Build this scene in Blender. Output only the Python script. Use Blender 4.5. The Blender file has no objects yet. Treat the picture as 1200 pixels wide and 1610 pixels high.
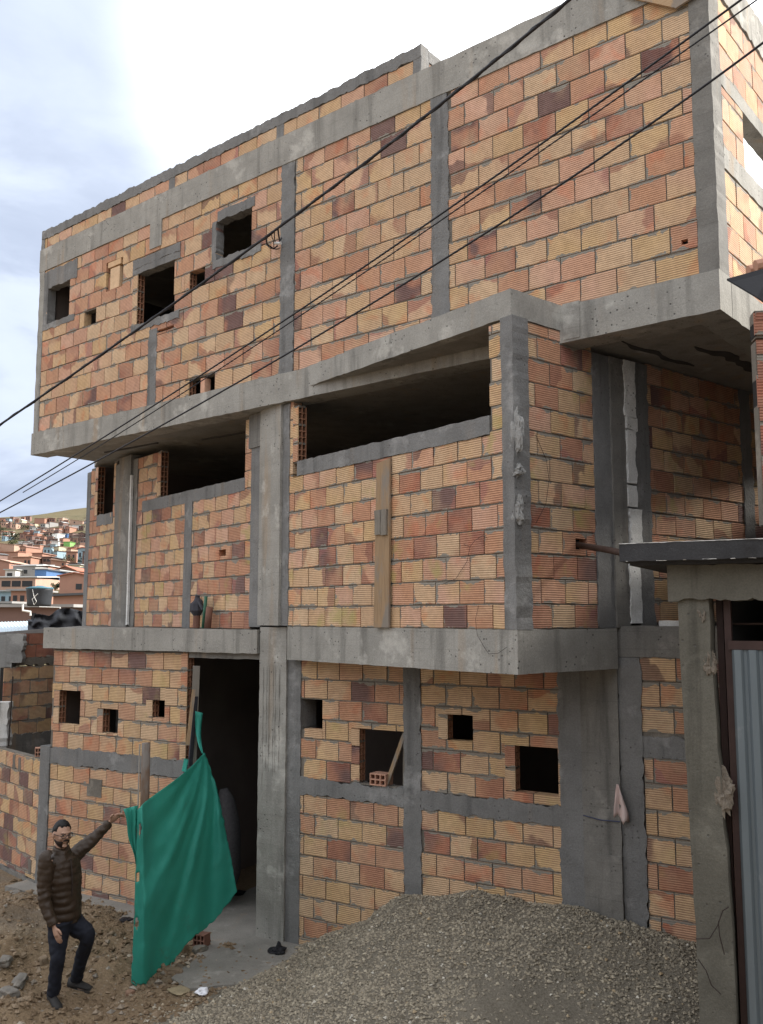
import bpy, bmesh, math, random
import numpy as np
from mathutils import Vector, Matrix, noise
random.seed(7)
C = bpy.context.scene.collection
R = math.radians
H = 3.65                                   # eye height above the street
FOC = 1440.0; PIT = math.atan(165/1440)
SP, CP = math.sin(PIT), math.cos(PIT)

def ray(x, y):
    u = 805-y
    return Vector((x-600, FOC*CP-u*SP, FOC*SP+u*CP))
def at(x, y, Y):                           # point at distance Y seen in direction (x, y)
    r = ray(x, y); r = r*(Y/r.y)
    return Vector((r.x, r.y, r.z+H))
class Fr:                                  # a vertical plane: s runs along it, d goes into the building, z is height over eye level
    def __init__(s, o, d):
        s.o = Vector((o[0], o[1])); s.d = Vector(d).normalized(); s.n = Vector((-s.d.y, s.d.x))
    def P(s, a, d, z):
        q = s.o+s.d*a+s.n*d
        return Vector((q.x, q.y, z+H))
    def hit(s, x, y, dep=0):
        r = ray(x, y); k = (s.n.dot(s.o)+dep)/s.n.dot(Vector((r.x, r.y)))
        p = r*k
        return Vector((p.x, p.y, p.z+H))
def dirn(th): return (math.sin(R(th)), -math.cos(R(th)))
F3 = Fr((2.587, 7.587), dirn(50.4))
F2 = Fr((1.134, 7.883), dirn(38.5))
q = F2.P(-3.57, .12, 0)
F1 = Fr((q.x, q.y), dirn(58.7))
q = F3.P(.31, 0, 0); FB = Fr((q.x, q.y), F3.n)        # right side of the third floor
F2b = Fr((1.134, 7.883), F2.n)                         # right side of the second floor
q = F1.P(-4.3, 0, 0); FL = Fr((q.x, q.y), dirn(44))    # neighbour's wall at left
FG = Fr((2.2, 6.5), dirn(62))                          # gate at right

# ---------------------------------------------------------------- mesh builder
WL = {}
class MB:
    def __init__(s): s.v = []; s.f = []; s.m = []; s.uv = []; s.c = []
    def face(s, pts, m=0, uv=None, c=(0.5, 0.5, 0.5)):
        i = len(s.v); s.v += [tuple(p) for p in pts]
        s.f.append(tuple(range(i, i+len(pts)))); s.m.append(m)
        s.uv.append(uv or [(0.1, 0.1)]*len(pts)); s.c.append(c)
    def raw(s, verts, faces, m=0, c=(0.5, 0.5, 0.5)):
        i = len(s.v); s.v += [tuple(p) for p in verts]
        for f in faces:
            s.f.append(tuple(k+i for k in f)); s.m.append(m); s.uv.append([(0.1, 0.1)]*len(f)); s.c.append(c)
    def hexa(s, p, m=0, c=(0.5, 0.5, 0.5)):      # p: 4 bottom, 4 top
        s.raw(p, [(3, 2, 1, 0), (4, 5, 6, 7), (0, 1, 5, 4), (1, 2, 6, 5), (2, 3, 7, 6), (3, 0, 4, 7)], m, c)
    def box(s, fr, a0, a1, d0, d1, z0, z1, m=0, c=(0.5, 0.5, 0.5)):
        P = fr.P
        s.hexa([P(a0, d0, z0), P(a1, d0, z0), P(a1, d1, z0), P(a0, d1, z0), P(a0, d0, z1), P(a1, d0, z1), P(a1, d1, z1), P(a0, d1, z1)], m, c)
    def rbox(s, fr, a0, a1, z0, z1, d0, d1, jag=.006, m=0, seg=.05, dj=.004):   # rough edged cast piece
        vert = (z1-z0) > (a1-a0)
        if jag >= .009: jag *= 1.55; seg = min(seg, .035)
        L = (z1-z0) if vert else (a1-a0)
        n = max(2, int(L/seg)); sd = random.random()*99
        def j(k, t): return jag*(noise.noise((t*9, sd+k*7.3, 1.7))*1.3+noise.noise((t*31, sd+k*3.1, 5.2))*.9)
        rings = []
        for i in range(n+1):
            t = i/n; T = t*L
            e = dj*noise.noise((T*6, sd, 9))*2
            if vert:
                z = z0+T
                r = [fr.P(a0+j(0, T), d0+e, z), fr.P(a1+j(1, T), d0+e, z), fr.P(a1+j(1, T), d1, z), fr.P(a0+j(0, T), d1, z)]
            else:
                a = a0+T
                r = [fr.P(a, d0+e, z0+j(0, T)), fr.P(a, d0+e, z1+j(1, T)), fr.P(a, d1, z1+j(1, T)), fr.P(a, d1, z0+j(0, T))]
            rings.append(r)
        vs = [p for r in rings for p in r]; fs = []
        for i in range(n):
            for k in range(4):
                a, b = i*4+k, i*4+(k+1) % 4
                fs.append((a, b, b+4, a+4))
        fs += [(3, 2, 1, 0), tuple(n*4+k for k in range(4))]
        s.raw(vs, fs, m)
    def prism(s, pts, z0, z1, m=0):
        n = len(pts)
        vs = [(p.x, p.y, z0+H) for p in pts]+[(p.x, p.y, z1+H) for p in pts]
        s.raw(vs, [tuple(range(n))[::-1], tuple(range(n, 2*n))]+[(i, (i+1) % n, (i+1) % n+n, i+n) for i in range(n)], m)
    def tube(s, pts, r, m=0, n=8, cap=True, c=(0.5, 0.5, 0.5), flat=1.0):
        pts = [Vector(p) for p in pts]
        rs = r if isinstance(r, (list, tuple)) else [r]*len(pts)
        vs = []
        up = Vector((0, 0, 1))
        t0 = (pts[-1]-pts[0]).normalized()
        if abs(t0.z) > .9: up = Vector((0.2, 1, 0))
        for i, p in enumerate(pts):
            t = (pts[min(i+1, len(pts)-1)]-pts[max(i-1, 0)]).normalized()
            u = t.cross(up).normalized(); w = u.cross(t)
            for k in range(n):
                a = 2*math.pi*k/n
                vs.append(p+(u*math.cos(a)*flat+w*math.sin(a))*rs[i])
        fs = []
        for i in range(len(pts)-1):
            for k in range(n):
                a, b = i*n+k, i*n+(k+1) % n
                fs.append((a, b, b+n, a+n))
        if cap: fs += [tuple(range(n))[::-1], tuple((len(pts)-1)*n+k for k in range(n))]
        s.raw(vs, fs, m, c)
    def bar(s, a, b, w, h, m=0, side=None):       # straight bar of w x h section
        a, b = Vector(a), Vector(b); t = (b-a).normalized()
        u = Vector(side) if side else t.cross(Vector((0, 0, 1)))
        if u.length < .01: u = Vector((1, 0, 0))
        u = (u-t*u.dot(t)).normalized(); v = t.cross(u)
        u *= w/2; v *= h/2
        s.hexa([a-u-v, a+u-v, a+u+v, a-u+v, b-u-v, b+u-v, b+u+v, b-u+v], m)
    def build(s, name, mats, parent=None, loc=None, smooth=False):
        L = WL[parent.name] if parent else Vector(loc if loc is not None else (0, 0, 0))
        me = bpy.data.meshes.new(name)
        me.from_pydata([(x-L.x, y-L.y, z-L.z) for x, y, z in s.v], [], s.f)
        if not isinstance(mats, (list, tuple)): mats = [mats]
        for m in mats: me.materials.append(m)
        me.polygons.foreach_set('material_index', s.m)
        uvl = me.uv_layers.new(name='UVMap')
        uvl.data.foreach_set('uv', [k for f in s.uv for p in f for k in p])
        at_ = me.attributes.new('blk', 'FLOAT_COLOR', 'FACE')
        at_.data.foreach_set('color', [k for c in s.c for k in (c[0], c[1], c[2], 1.0)])
        if smooth: me.polygons.foreach_set('use_smooth', [True]*len(s.f))
        bm = bmesh.new(); bm.from_mesh(me)
        bmesh.ops.recalc_face_normals(bm, faces=bm.faces); bm.to_mesh(me); bm.free()
        me.validate(); me.update()
        o = bpy.data.objects.new(name, me); C.objects.link(o)
        if parent: o.parent = parent
        else: o.location = L
        WL[o.name] = L
        return o
def tag(o, label=None, cat=None, group=None, kind=None):
    if label: o['label'] = label
    if cat: o['category'] = cat
    if group: o['group'] = group
    if kind: o['kind'] = kind
    return o
def thing(name, loc, label, cat, group=None):
    o = bpy.data.objects.new(name, None); C.objects.link(o); o.location = loc
    o.empty_display_size = .3; WL[o.name] = Vector(loc)
    return tag(o, label, cat, group)

# ---------------------------------------------------------------- materials
class NT:
    def __init__(s, name):
        s.mat = bpy.data.materials.new(name); s.mat.use_nodes = True
        s.t = s.mat.node_tree; s.t.nodes.clear()
        s.out = s.n('ShaderNodeOutputMaterial'); s.b = s.n('ShaderNodeBsdfPrincipled')
        s.l(s.b.outputs[0], s.out.inputs[0])
        s.co = s.n('ShaderNodeTexCoord').outputs['Object']
    def n(s, ty, **kw):
        x = s.t.nodes.new(ty)
        for k, v in kw.items(): setattr(x, k, v)
        return x
    def l(s, a, b): s.t.links.new(a, b)
    def set(s, inp, v):
        if hasattr(v, 'is_output') or isinstance(v, bpy.types.NodeSocket): s.l(v, inp)
        else: inp.default_value = v
    def math(s, op, a, b=0.0, c=0.0):
        x = s.n('ShaderNodeMath', operation=op)
        for i, v in enumerate((a, b, c)): s.set(x.inputs[i], v)
        return x.outputs[0]
    def vmath(s, op, a, b):
        x = s.n('ShaderNodeVectorMath', operation=op)
        s.set(x.inputs[0], a)
        if op == 'SCALE': s.set(x.inputs['Scale'], b)
        else: s.set(x.inputs[1], b)
        return x.outputs[0]
    def noise(s, scale, detail=3, rough=.55, vec=None, dist=0):
        x = s.n('ShaderNodeTexNoise'); s.l(vec if vec is not None else s.co, x.inputs['Vector'])
        x.inputs['Scale'].default_value = scale; x.inputs['Detail'].default_value = detail
        x.inputs['Roughness'].default_value = rough; x.inputs['Distortion'].default_value = dist
        return x.outputs['Fac']
    def vor(s, scale, vec=None, feature='F1', out='Distance'):
        x = s.n('ShaderNodeTexVoronoi', feature=feature); s.l(vec if vec is not None else s.co, x.inputs['Vector'])
        x.inputs['Scale'].default_value = scale
        return x.outputs[out]
    def map(s, scale, vec=None):
        x = s.n('ShaderNodeMapping'); s.l(vec if vec is not None else s.co, x.inputs['Vector']); x.inputs['Scale'].default_value = scale
        return x.outputs[0]
    def ramp(s, fac, stops, interp='LINEAR'):
        x = s.n('ShaderNodeValToRGB'); s.l(fac, x.inputs[0]); r = x.color_ramp; r.interpolation = interp
        while len(r.elements) > 1: r.elements.remove(r.elements[-1])
        for i, (p, c) in enumerate(stops):
            e = r.elements[0] if i == 0 else r.elements.new(p)
            e.position = p; e.color = (c[0], c[1], c[2], 1) if not isinstance(c, (int, float)) else (c, c, c, 1)
        return x.outputs[0]
    def step(s, fac, lo, hi):
        x = s.n('ShaderNodeMapRange'); s.set(x.inputs[0], fac); s.set(x.inputs[1], lo); s.set(x.inputs[2], hi); x.interpolation_type = 'SMOOTHSTEP'
        return x.outputs[0]
    def mix(s, fac, a, b, mode='MIX'):
        x = s.n('ShaderNodeMix', data_type='RGBA', blend_type=mode); s.set(x.inputs[0], fac)
        for i, v in ((6, a), (7, b)):
            s.set(x.inputs[i], v if isinstance(v, bpy.types.NodeSocket) else (v[0], v[1], v[2], 1))
        return x.outputs[2]
    def fin(s, col, rough=.9, bump=None, strength=.4, dist=.01, spec=.3):
        s.set(s.b.inputs['Base Color'], col if isinstance(col, bpy.types.NodeSocket) else (*col, 1))
        s.set(s.b.inputs['Roughness'], rough); s.b.inputs['Specular IOR Level'].default_value = spec
        if bump is not None:
            x = s.n('ShaderNodeBump'); x.inputs['Strength'].default_value = strength; x.inputs['Distance'].default_value = dist
            s.l(bump, x.inputs['Height']); s.l(x.outputs[0], s.b.inputs['Normal'])
        return s.mat

def m_block(name, ramp, burn=.6, lichen=0.0, gain=1.0, hh=.222):
    t = NT(name)
    a = t.n('ShaderNodeAttribute', attribute_name='blk')
    sx = t.n('ShaderNodeSeparateXYZ'); t.l(a.outputs['Vector'], sx.inputs[0])
    uvn = t.n('ShaderNodeUVMap', uv_map='UVMap'); su = t.n('ShaderNodeSeparateXYZ'); t.l(uvn.outputs[0], su.inputs[0])
    # firing batches: neighbouring blocks tend to share a tint
    base = t.ramp(t.math('ADD', sx.outputs[0], t.math('MULTIPLY', t.math('SUBTRACT', t.noise(.75, 3, .6), .5), .75)), ramp)
    # each block its own value shift
    base = t.mix(t.math('MULTIPLY', sx.outputs[1], .32), base, t.mix(1.0, base, (.60, .53, .50), 'MULTIPLY'))
    off = t.vmath('ADD', t.co, t.vmath('SCALE', a.outputs['Vector'], 41.0))
    # kiln burns: one end or corner of a block scorched, cut by the block's own edges
    th = t.math('MULTIPLY', sx.outputs[2], 6.283)
    g = t.math('ADD', t.math('MULTIPLY', t.math('SUBTRACT', t.math('DIVIDE', su.outputs[0], .33), .5), t.math('COSINE', th)), t.math('MULTIPLY', t.math('SUBTRACT', t.math('DIVIDE', su.outputs[1], .22), .5), t.math('MULTIPLY', t.math('SINE', th), .8)))
    g = t.math('ADD', g, t.math('MULTIPLY', t.math('SUBTRACT', t.noise(5.0, 2, .5, off), .5), .9))
    lo = t.math('MULTIPLY_ADD', sx.outputs[1], burn, .02)
    b1 = t.step(g, lo, t.math('ADD', lo, t.math('MULTIPLY_ADD', t.math('FRACT', t.math('MULTIPLY', sx.outputs[2], 7.3)), .35, .03)))
    bc = t.ramp(t.math('FRACT', t.math('MULTIPLY', sx.outputs[0], 13.7)), [(0, (.30, .12, .085)), (.4, (.38, .155, .095)), (.65, (.42, .17, .15)), (.85, (.19, .095, .085)), (1, (.13, .075, .075))])
    col = t.mix(t.math('MULTIPLY', b1, .68), base, bc)
    b2 = t.step(t.noise(3.4, 2, .5, t.vmath('ADD', off, (9, 4, 2)), .4), .57, .70)
    col = t.mix(t.math('MULTIPLY', b2, .5), col, t.mix(1.0, base, (1.05, .62, .48), 'MULTIPLY'))
    b3 = t.step(t.noise(2.2, 2, .5, t.vmath('ADD', off, (3, 14, 7))), .55, .75)
    col = t.mix(t.math('MULTIPLY', b3, .45), col, (.60, .42, .25))
    # dust and soot over everything
    col = t.mix(t.math('MULTIPLY', t.step(t.noise(1.1, 4, .6), .42, .75), .14), col, (.36, .29, .22))
    col = t.mix(.4, col, t.mix(1.0, col, t.ramp(t.noise(18, 4, .65), [(.3, .65), (.7, 1.2)]), 'MULTIPLY'))
    # extrusion ribs, with shade painted into the grooves
    rib = t.math('SINE', t.math('MULTIPLY', su.outputs[1], 2*math.pi/.0202))
    rib01 = t.math('MULTIPLY_ADD', rib, .5, .5)
    groove_var = t.step(t.noise(5, 2, .5, off), .25, .6)
    groove_shade = t.math('MULTIPLY', t.step(rib01, .42, .02), t.math('MULTIPLY_ADD', groove_var, .45, .40))
    col = t.mix(groove_shade, col, t.mix(1.0, col, (.40, .30, .26), 'MULTIPLY'))
    if lichen:
        col = t.mix(t.math('MULTIPLY', t.step(t.noise(2.6, 3, .6), .58, .74), lichen), col, (.36, .33, .09))
    # mortar smeared over the arrises
    L = t.math('MULTIPLY', sx.outputs[2], 1.0)
    ed = t.math('MINIMUM', su.outputs[1], t.math('SUBTRACT', hh-.012, su.outputs[1]))
    ed = t.math('MINIMUM', ed, t.math('ADD', su.outputs[0], .004))
    sm = t.math('SUBTRACT', t.math('MULTIPLY', t.math('SUBTRACT', t.noise(4.5, 4, .65), .455), .20), ed)
    col = t.mix(t.step(sm, .0, .006), col, t.mix(t.noise(20), (.19, .17, .14), (.31, .28, .235)))
    bump = t.math('ADD', t.math('MULTIPLY', rib01, .8), t.math('MULTIPLY', t.noise(40, 3), .35))
    hs = t.n('ShaderNodeHueSaturation'); hs.inputs['Saturation'].default_value = .93; hs.inputs['Value'].default_value = gain; t.l(col, hs.inputs['Color'])
    return t.fin(hs.outputs[0], .88, bump, .55, .006, .2)
M = {}
TAN = (.66, .435, .25); TAN2 = (.70, .495, .30); PINK = (.69, .41, .28); ORA = (.60, .315, .175); RED = (.46, .21, .13); PUR = (.22, .13, .115); YEL = (.67, .45, .215)
M['block3'] = m_block('block_upper', [(0, TAN2), (.24, TAN), (.36, YEL), (.46, TAN), (.60, PINK), (.84, ORA), (.93, (.52, .28, .18)), (.975, RED), (.993, PUR)], .95, hh=.245)
M['block2'] = m_block('block_middle', [(0, TAN2), (.2, TAN), (.35, YEL), (.48, PINK), (.68, ORA), (.82, (.55, .28, .16)), (.92, RED), (.985, PUR)], .75, .55)
M['block1'] = m_block('block_ground', [(0, TAN2), (.2, TAN), (.38, YEL), (.52, TAN), (.66, (.58, .33, .20)), (.82, ORA), (.92, RED), (.98, PUR)], .95, .3, 1.0)
M['blockred'] = m_block('block_red', [(0, (.40, .17, .105)), (.5, (.44, .19, .12)), (1, (.34, .13, .09))], 2.0)

def m_concrete(name, c0, c1, stain=.5, pits=.5, lines=0.0, warm=.3, fine=1.0):
    t = NT(name)
    col = t.mix(t.noise(.9, 4, .6), c0, c1)
    col = t.mix(t.math('MULTIPLY', t.step(t.noise(3.2, 5, .62), .35, .7), .4), col, [k*.68 for k in c0])
    st = t.noise(1.0, 4, .65, t.map((5.5, 5.5, .45)))
    col = t.mix(t.math('MULTIPLY', t.step(st, .50, .72), stain), col, [k*.45 for k in c0])
    col = t.mix(t.math('MULTIPLY', t.step(t.noise(1.0, 3, .6, t.map((3.1, 3.1, .3))), .58, .74), warm), col, (.36, .25, .15))
    col = t.mix(t.math('MULTIPLY', t.step(t.noise(1.7, 4, .7), .56, .68), .5), col, [min(1, k*1.45) for k in c1])
    pit = t.math('MULTIPLY', t.step(t.vor(17), .19, .10), t.step(t.noise(2.3), .50, .58))
    col = t.mix(t.math('MULTIPLY', pit, pits), col, (.09, .085, .08))
    h = t.math('ADD', t.math('MULTIPLY', t.noise(38, 5, .7), .8*fine), t.math('MULTIPLY', t.noise(6, 3), .9))
    h = t.math('SUBTRACT', h, t.math('MULTIPLY', pit, .8))
    if lines:
        z = t.n('ShaderNodeSeparateXYZ'); t.l(t.co, z.inputs[0])
        w = t.math('ABSOLUTE', t.math('SUBTRACT', t.math('FRACT', t.math('MULTIPLY_ADD', z.outputs[2], 6.1, t.math('MULTIPLY', t.noise(.7), .12))), .5))
        ln = t.math('MULTIPLY', t.step(w, .035, .0), t.step(t.noise(1.3), .4, .55))
        col = t.mix(t.math('MULTIPLY', ln, lines), col, [k*.4 for k in c0])
    col = t.mix(.45, col, t.mix(1.0, col, t.ramp(t.noise(80, 3, .7), [(.3, .6), (.7, 1.25)]), 'MULTIPLY'))
    return t.fin(col, .92, h, .55, .012, .25)
M['conc'] = m_concrete('concrete', (.28, .27, .245), (.40, .385, .35), .6, 1.0, .2, .45)
M['concd'] = m_concrete('concrete_weathered', (.17, .163, .15), (.255, .243, .22), .6, .8, .3, .4)
M['cem'] = m_concrete('cement_render', (.165, .163, .159), (.26, .257, .25), .5, .8, 0, .15, 2.0)
M['mortar'] = m_concrete('mortar', (.135, .12, .10), (.235, .212, .18), .2, .3, 0, .1, 1.6)
M['soffit'] = m_concrete('slab_underside', (.24, .225, .20), (.33, .31, .28), .4, .6, 0, .4)
M['pillar'] = m_concrete('old_concrete', (.115, .109, .09), (.185, .175, .145), .65, .6, 0, .5)
M['plaster'] = m_concrete('grey_plaster', (.22, .22, .215), (.30, .30, .29), .3, .2, 0, .1)
M['white'] = m_concrete('white_plaster', (.62, .61, .58), (.78, .77, .74), .25, .2, 0, .15)
M['floor'] = m_concrete('floor_concrete', (.21, .195, .175), (.30, .285, .255), .0, .3, 0, .2)
M['blackpaint'] = m_concrete('black_paint', (.03, .03, .032), (.075, .075, .078), .2, .2, 0, .05)

def m_plain(name, c, rough=.6, var=.25, scale=8, metal=0.0, bump=.2, spec=.3, c2=None):
    t = NT(name)
    n = t.noise(scale, 4, .6)
    col = t.mix(n, [k*(1-var) for k in c], c2 or [min(1, k*(1+var)) for k in c])
    t.b.inputs['Metallic'].default_value = metal
    return t.fin(col, rough, t.noise(scale*5, 3), bump, .006, spec)
def m_wood(name, c0, c1, ax=(14, 14, 1.2)):
    t = NT(name)
    g = t.noise(3.0, 5, .65, t.map(ax), .8)
    col = t.mix(g, c0, c1)
    col = t.mix(t.math('MULTIPLY', t.step(t.noise(3.2, 4, .6, t.map((1.4, 1.4, .5))), .46, .60), .75), col, (.20, .19, .175))
    kn = t.step(t.vor(3.5), .09, .03)
    col = t.mix(t.math('MULTIPLY', kn, .8), col, (.07, .04, .025))
    return t.fin(col, .85, g, .5, .008)
M['wood'] = m_wood('weathered_wood', (.16, .105, .06), (.44, .30, .175))
M['woodgrey'] = m_wood('grey_wood', (.13, .115, .095), (.27, .24, .20))
M['woodh'] = m_wood('form_board', (.34, .22, .12), (.48, .34, .21), (2, 2, 14))
M['post'] = m_wood('round_post_wood', (.085, .05, .03), (.20, .13, .085), (18, 18, .8))
M['rust'] = m_plain('rusty_iron', (.055, .033, .026), .8, .5, 14)
M['brownpaint'] = m_plain('brown_painted_steel', (.058, .034, .03), .55, .35, 9)
M['cable'] = m_plain('black_cable', (.018, .018, .022), .55, .3, 20)
M['wire'] = m_plain('thin_wire', (.04, .03, .026), .7, .3, 20)
M['dark'] = m_plain('painted_shade', (.02, .019, .018), .95, .3, 3)  # near-black colour standing in for shade in cells, holes and gateway
M['soot'] = m_plain('soot', (.055, .052, .05), .95, .5, 5)
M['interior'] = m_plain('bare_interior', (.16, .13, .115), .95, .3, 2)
M['blackplastic'] = m_plain('black_plastic', (.013, .013, .016), .6, .4, 6, spec=.25)
M['rag'] = m_plain('white_rag', (.62, .58, .55), .9, .15, 12, c2=(.62, .40, .36))
M['paper'] = m_plain('white_paper', (.75, .76, .80), .8, .1, 20)
M['pvc'] = m_plain('white_pipe', (.7, .7, .68), .5, .1, 10)
M['greenpipe'] = m_plain('green_pipe', (.035, .12, .075), .5, .2, 10)
M['claypipe'] = m_plain('clay_pipe', (.17, .085, .06), .8, .3, 10)
M['greyrag'] = m_plain('grey_cloth', (.05, .05, .06), .9, .5, 14)
M['clay'] = m_plain('fired_clay', (.48, .27, .19), .9, .25, 16)
M['claydark'] = m_plain('jamb_clay', (.30, .15, .09), .9, .35, 12)
M['lump'] = m_concrete('chipped_mortar', (.23, .228, .22), (.40, .395, .38), .2, .6, 0, .0, 2.2)
M['styro'] = m_concrete('white_mortar_strip', (.66, .655, .63), (.84, .835, .81), .2, .8, 0, .05, 1.8)

# corrugated sheet, tarp, soil, stones ------------------------------------------------
def m_sheet():
    t = NT('galvanised_sheet')
    col = t.mix(t.noise(1.2, 4, .6, t.map((4, 4, .5))), (.13, .16, .18), (.225, .26, .28))
    col = t.mix(t.math('MULTIPLY', t.step(t.noise(3, 5, .7), .58, .72), .5), col, (.30, .32, .325))
    t.b.inputs['Metallic'].default_value = .35
    return t.fin(col, .5, t.noise(12, 3), .15, .006)
M['sheet'] = m_sheet()
def m_tarp():
    t = NT('green_mesh_fabric')
    uvn = t.n('ShaderNodeUVMap', uv_map='UVMap')
    col = t.mix(t.noise(2.2, 4, .6), (.035, .33, .255), (.07, .47, .37))
    w = t.noise(1.0, 3, .6, t.map((40, 40, 8)))
    col = t.mix(t.math('MULTIPLY', t.step(w, .5, .7), .3), col, (.08, .42, .34))
    col = t.mix(t.math('MULTIPLY', t.step(t.noise(2.4, 4, .7), .60, .74), .45), col, (.10, .13, .085))
    b = t.math('ADD', t.math('MULTIPLY', t.noise(1.0, 2, .5, t.map((90, 90, 90))), .4), t.noise(9, 3))
    m = t.fin(col, .62, b, .25, .008, .35)
    # light comes through the weave
    tr = t.n('ShaderNodeBsdfTranslucent'); t.l(col, tr.inputs[0])
    mx = t.n('ShaderNodeMixShader'); mx.inputs[0].default_value = .38
    t.l(t.b.outputs[0], mx.inputs[1]); t.l(tr.outputs[0], mx.inputs[2]); t.l(mx.outputs[0], t.out.inputs[0])
    return m
M['tarp'] = m_tarp()
def m_soil():
    t = NT('street_soil')
    col = t.mix(t.noise(.9, 5, .65), (.185, .128, .076), (.30, .22, .14))
    col = t.mix(t.math('MULTIPLY', t.step(t.noise(.55, 4, .6), .5, .62), .7), col, (.20, .17, .135))
    col = t.mix(t.math('MULTIPLY', t.step(t.noise(2.2, 5, .7), .55, .7), .6), col, (.36, .275, .175))
    col = t.mix(t.math('MULTIPLY', t.step(t.vor(16), .28, .12), .35), col, (.38, .33, .27))
    col = t.mix(.6, col, t.mix(1.0, col, t.ramp(t.noise(30, 5, .75), [(.3, .5), (.7, 1.35)]), 'MULTIPLY'))
    h = t.math('ADD', t.noise(9, 6, .7), t.math('MULTIPLY', t.noise(40, 4, .7), .5))
    return t.fin(col, .97, h, .9, .05, .15)
M['soil'] = m_soil()
def m_stones(name, ramp):
    t = NT(name)
    a = t.n('ShaderNodeAttribute', attribute_name='blk'); sx = t.n('ShaderNodeSeparateXYZ'); t.l(a.outputs['Vector'], sx.inputs[0])
    col = t.ramp(sx.outputs[0], ramp)
    col = t.mix(.35, col, t.mix(1.0, col, t.ramp(t.noise(60, 3, .6), [(.3, .6), (.7, 1.3)]), 'MULTIPLY'))
    return t.fin(col, .93, t.noise(90, 2), .3, .003, .2)
M['stone'] = m_stones('gravel_stone', [(0, (.19, .165, .128)), (.35, (.27, .235, .178)), (.7, (.345, .30, .228)), (.9, (.45, .395, .30)), (.97, (.38, .28, .165)), (1, (.54, .505, .43))])
M['rubble'] = m_stones('rubble_stone', [(0, (.13, .09, .055)), (.4, (.21, .15, .095)), (.75, (.27, .205, .14)), (.92, (.24, .215, .185)), (1, (.38, .33, .26))])
def m_sand():
    t = NT('gravel_bed')
    col = t.mix(t.noise(1.4, 4, .6), (.15, .132, .104), (.215, .19, .15))
    col = t.mix(.6, col, t.mix(1.0, col, t.ramp(t.noise(45, 4, .75), [(.3, .5), (.7, 1.4)]), 'MULTIPLY'))
    return t.fin(col, .97, t.noise(35, 5, .7), .8, .03, .15)
M['sand'] = m_sand()

# ---------------------------------------------------------------- masonry
def rect_sub(rects, o):
    out = []
    for (a0, a1, z0, z1) in rects:
        b0, b1, y0, y1 = o
        if b1 <= a0 or b0 >= a1 or y1 <= z0 or y0 >= z1: out.append((a0, a1, z0, z1)); continue
        if b0 > a0: out.append((a0, b0, z0, z1))
        if b1 < a1: out.append((b1, a1, z0, z1))
        m0, m1 = max(a0, b0), min(a1, b1)
        if y0 > z0: out.append((m0, m1, z0, y0))
        if y1 < z1: out.append((m0, m1, y1, z1))
    return out
def block_wall(mb, fr, s0, s1, z0, z1, L, Hh, openings=(), shift=0.0, thick=.12, jit=.005, front=0.0, top_align=False, back=True):
    """courses of hollow clay blocks in running bond on a recessed bed of mortar (material 0 block, 1 mortar)"""
    jt = .013
    # mortar bed
    rs = [(s0, s1, z0, z1)]
    for o in openings: rs = rect_sub(rs, (o[0]-.006, o[1]+.006, o[2]-.006, o[3]+.006))
    for a0, a1, b0, b1 in rs:
        if a1-a0 > .004 and b1-b0 > .004: mb.box(fr, a0, a1, front+.007, front+thick-.007, b0, b1, 1)
    n = int(math.ceil((z1-z0)/Hh-1e-6))
    for r in range(n):
        if top_align: zb = z1-(r+1)*Hh; zt = zb+Hh
        else: zb = z0+r*Hh; zt = zb+Hh
        zb2, zt2 = max(zb, z0), min(zt, z1)
        if zt2-zb2 < .05: continue
        a = s0-L+(shift+(.5 if r % 2 else 0)+random.uniform(-.07, .07)) % 1.0*L
        while a < s1:
            l = L*random.uniform(.97, 1.03)
            b = a+l
            x0, x1 = max(a, s0), min(b, s1)
            if s1-x1 < .06: x1 = s1; b = s1+.01
            if x1-x0 > .05:
                col = (random.random(), random.random(), random.random())
                rr = [(x0+jt*.5, x1-jt*.5, zb2+jt*.55, zt2-jt*.55)]
                for o in openings: rr = rect_sub(rr, o)
                for (p0, p1, y0, y1) in rr:
                    if p1-p0 < .02 or y1-y0 < .02: continue
                    d = front-random.uniform(0, jit); k = random.uniform(-.0035, .0035); k2 = random.uniform(-.0035, .0035)
                    tl = random.uniform(-.003, .003)
                    P = fr.P
                    pts = [P(p0, d, y0+k), P(p1, d+tl, y0+k2), P(p1, front+thick, y0+k2), P(p0, front+thick, y0+k),
                           P(p0, d, y1+k), P(p1, d+tl, y1+k2), P(p1, front+thick, y1+k2), P(p0, front+thick, y1+k)]
                    u0, u1, v0, v1 = p0-x0, p1-x0, y0-zb, y1-zb
                    for idx, uv in (((0, 1, 5, 4), [(u0, v0), (u1, v0), (u1, v1), (u0, v1)]), ((2, 3, 7, 6), None), ((1, 2, 6, 5), [(.1, v0), (.1, v0), (.1, v1), (.1, v1)]),
                                    ((3, 0, 4, 7), [(.1, v0), (.1, v0), (.1, v1), (.1, v1)]), ((4, 5, 6, 7), None), ((3, 2, 1, 0), None)):
                        mb.face([pts[i] for i in idx], 0, uv, col)
            a = b
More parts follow.
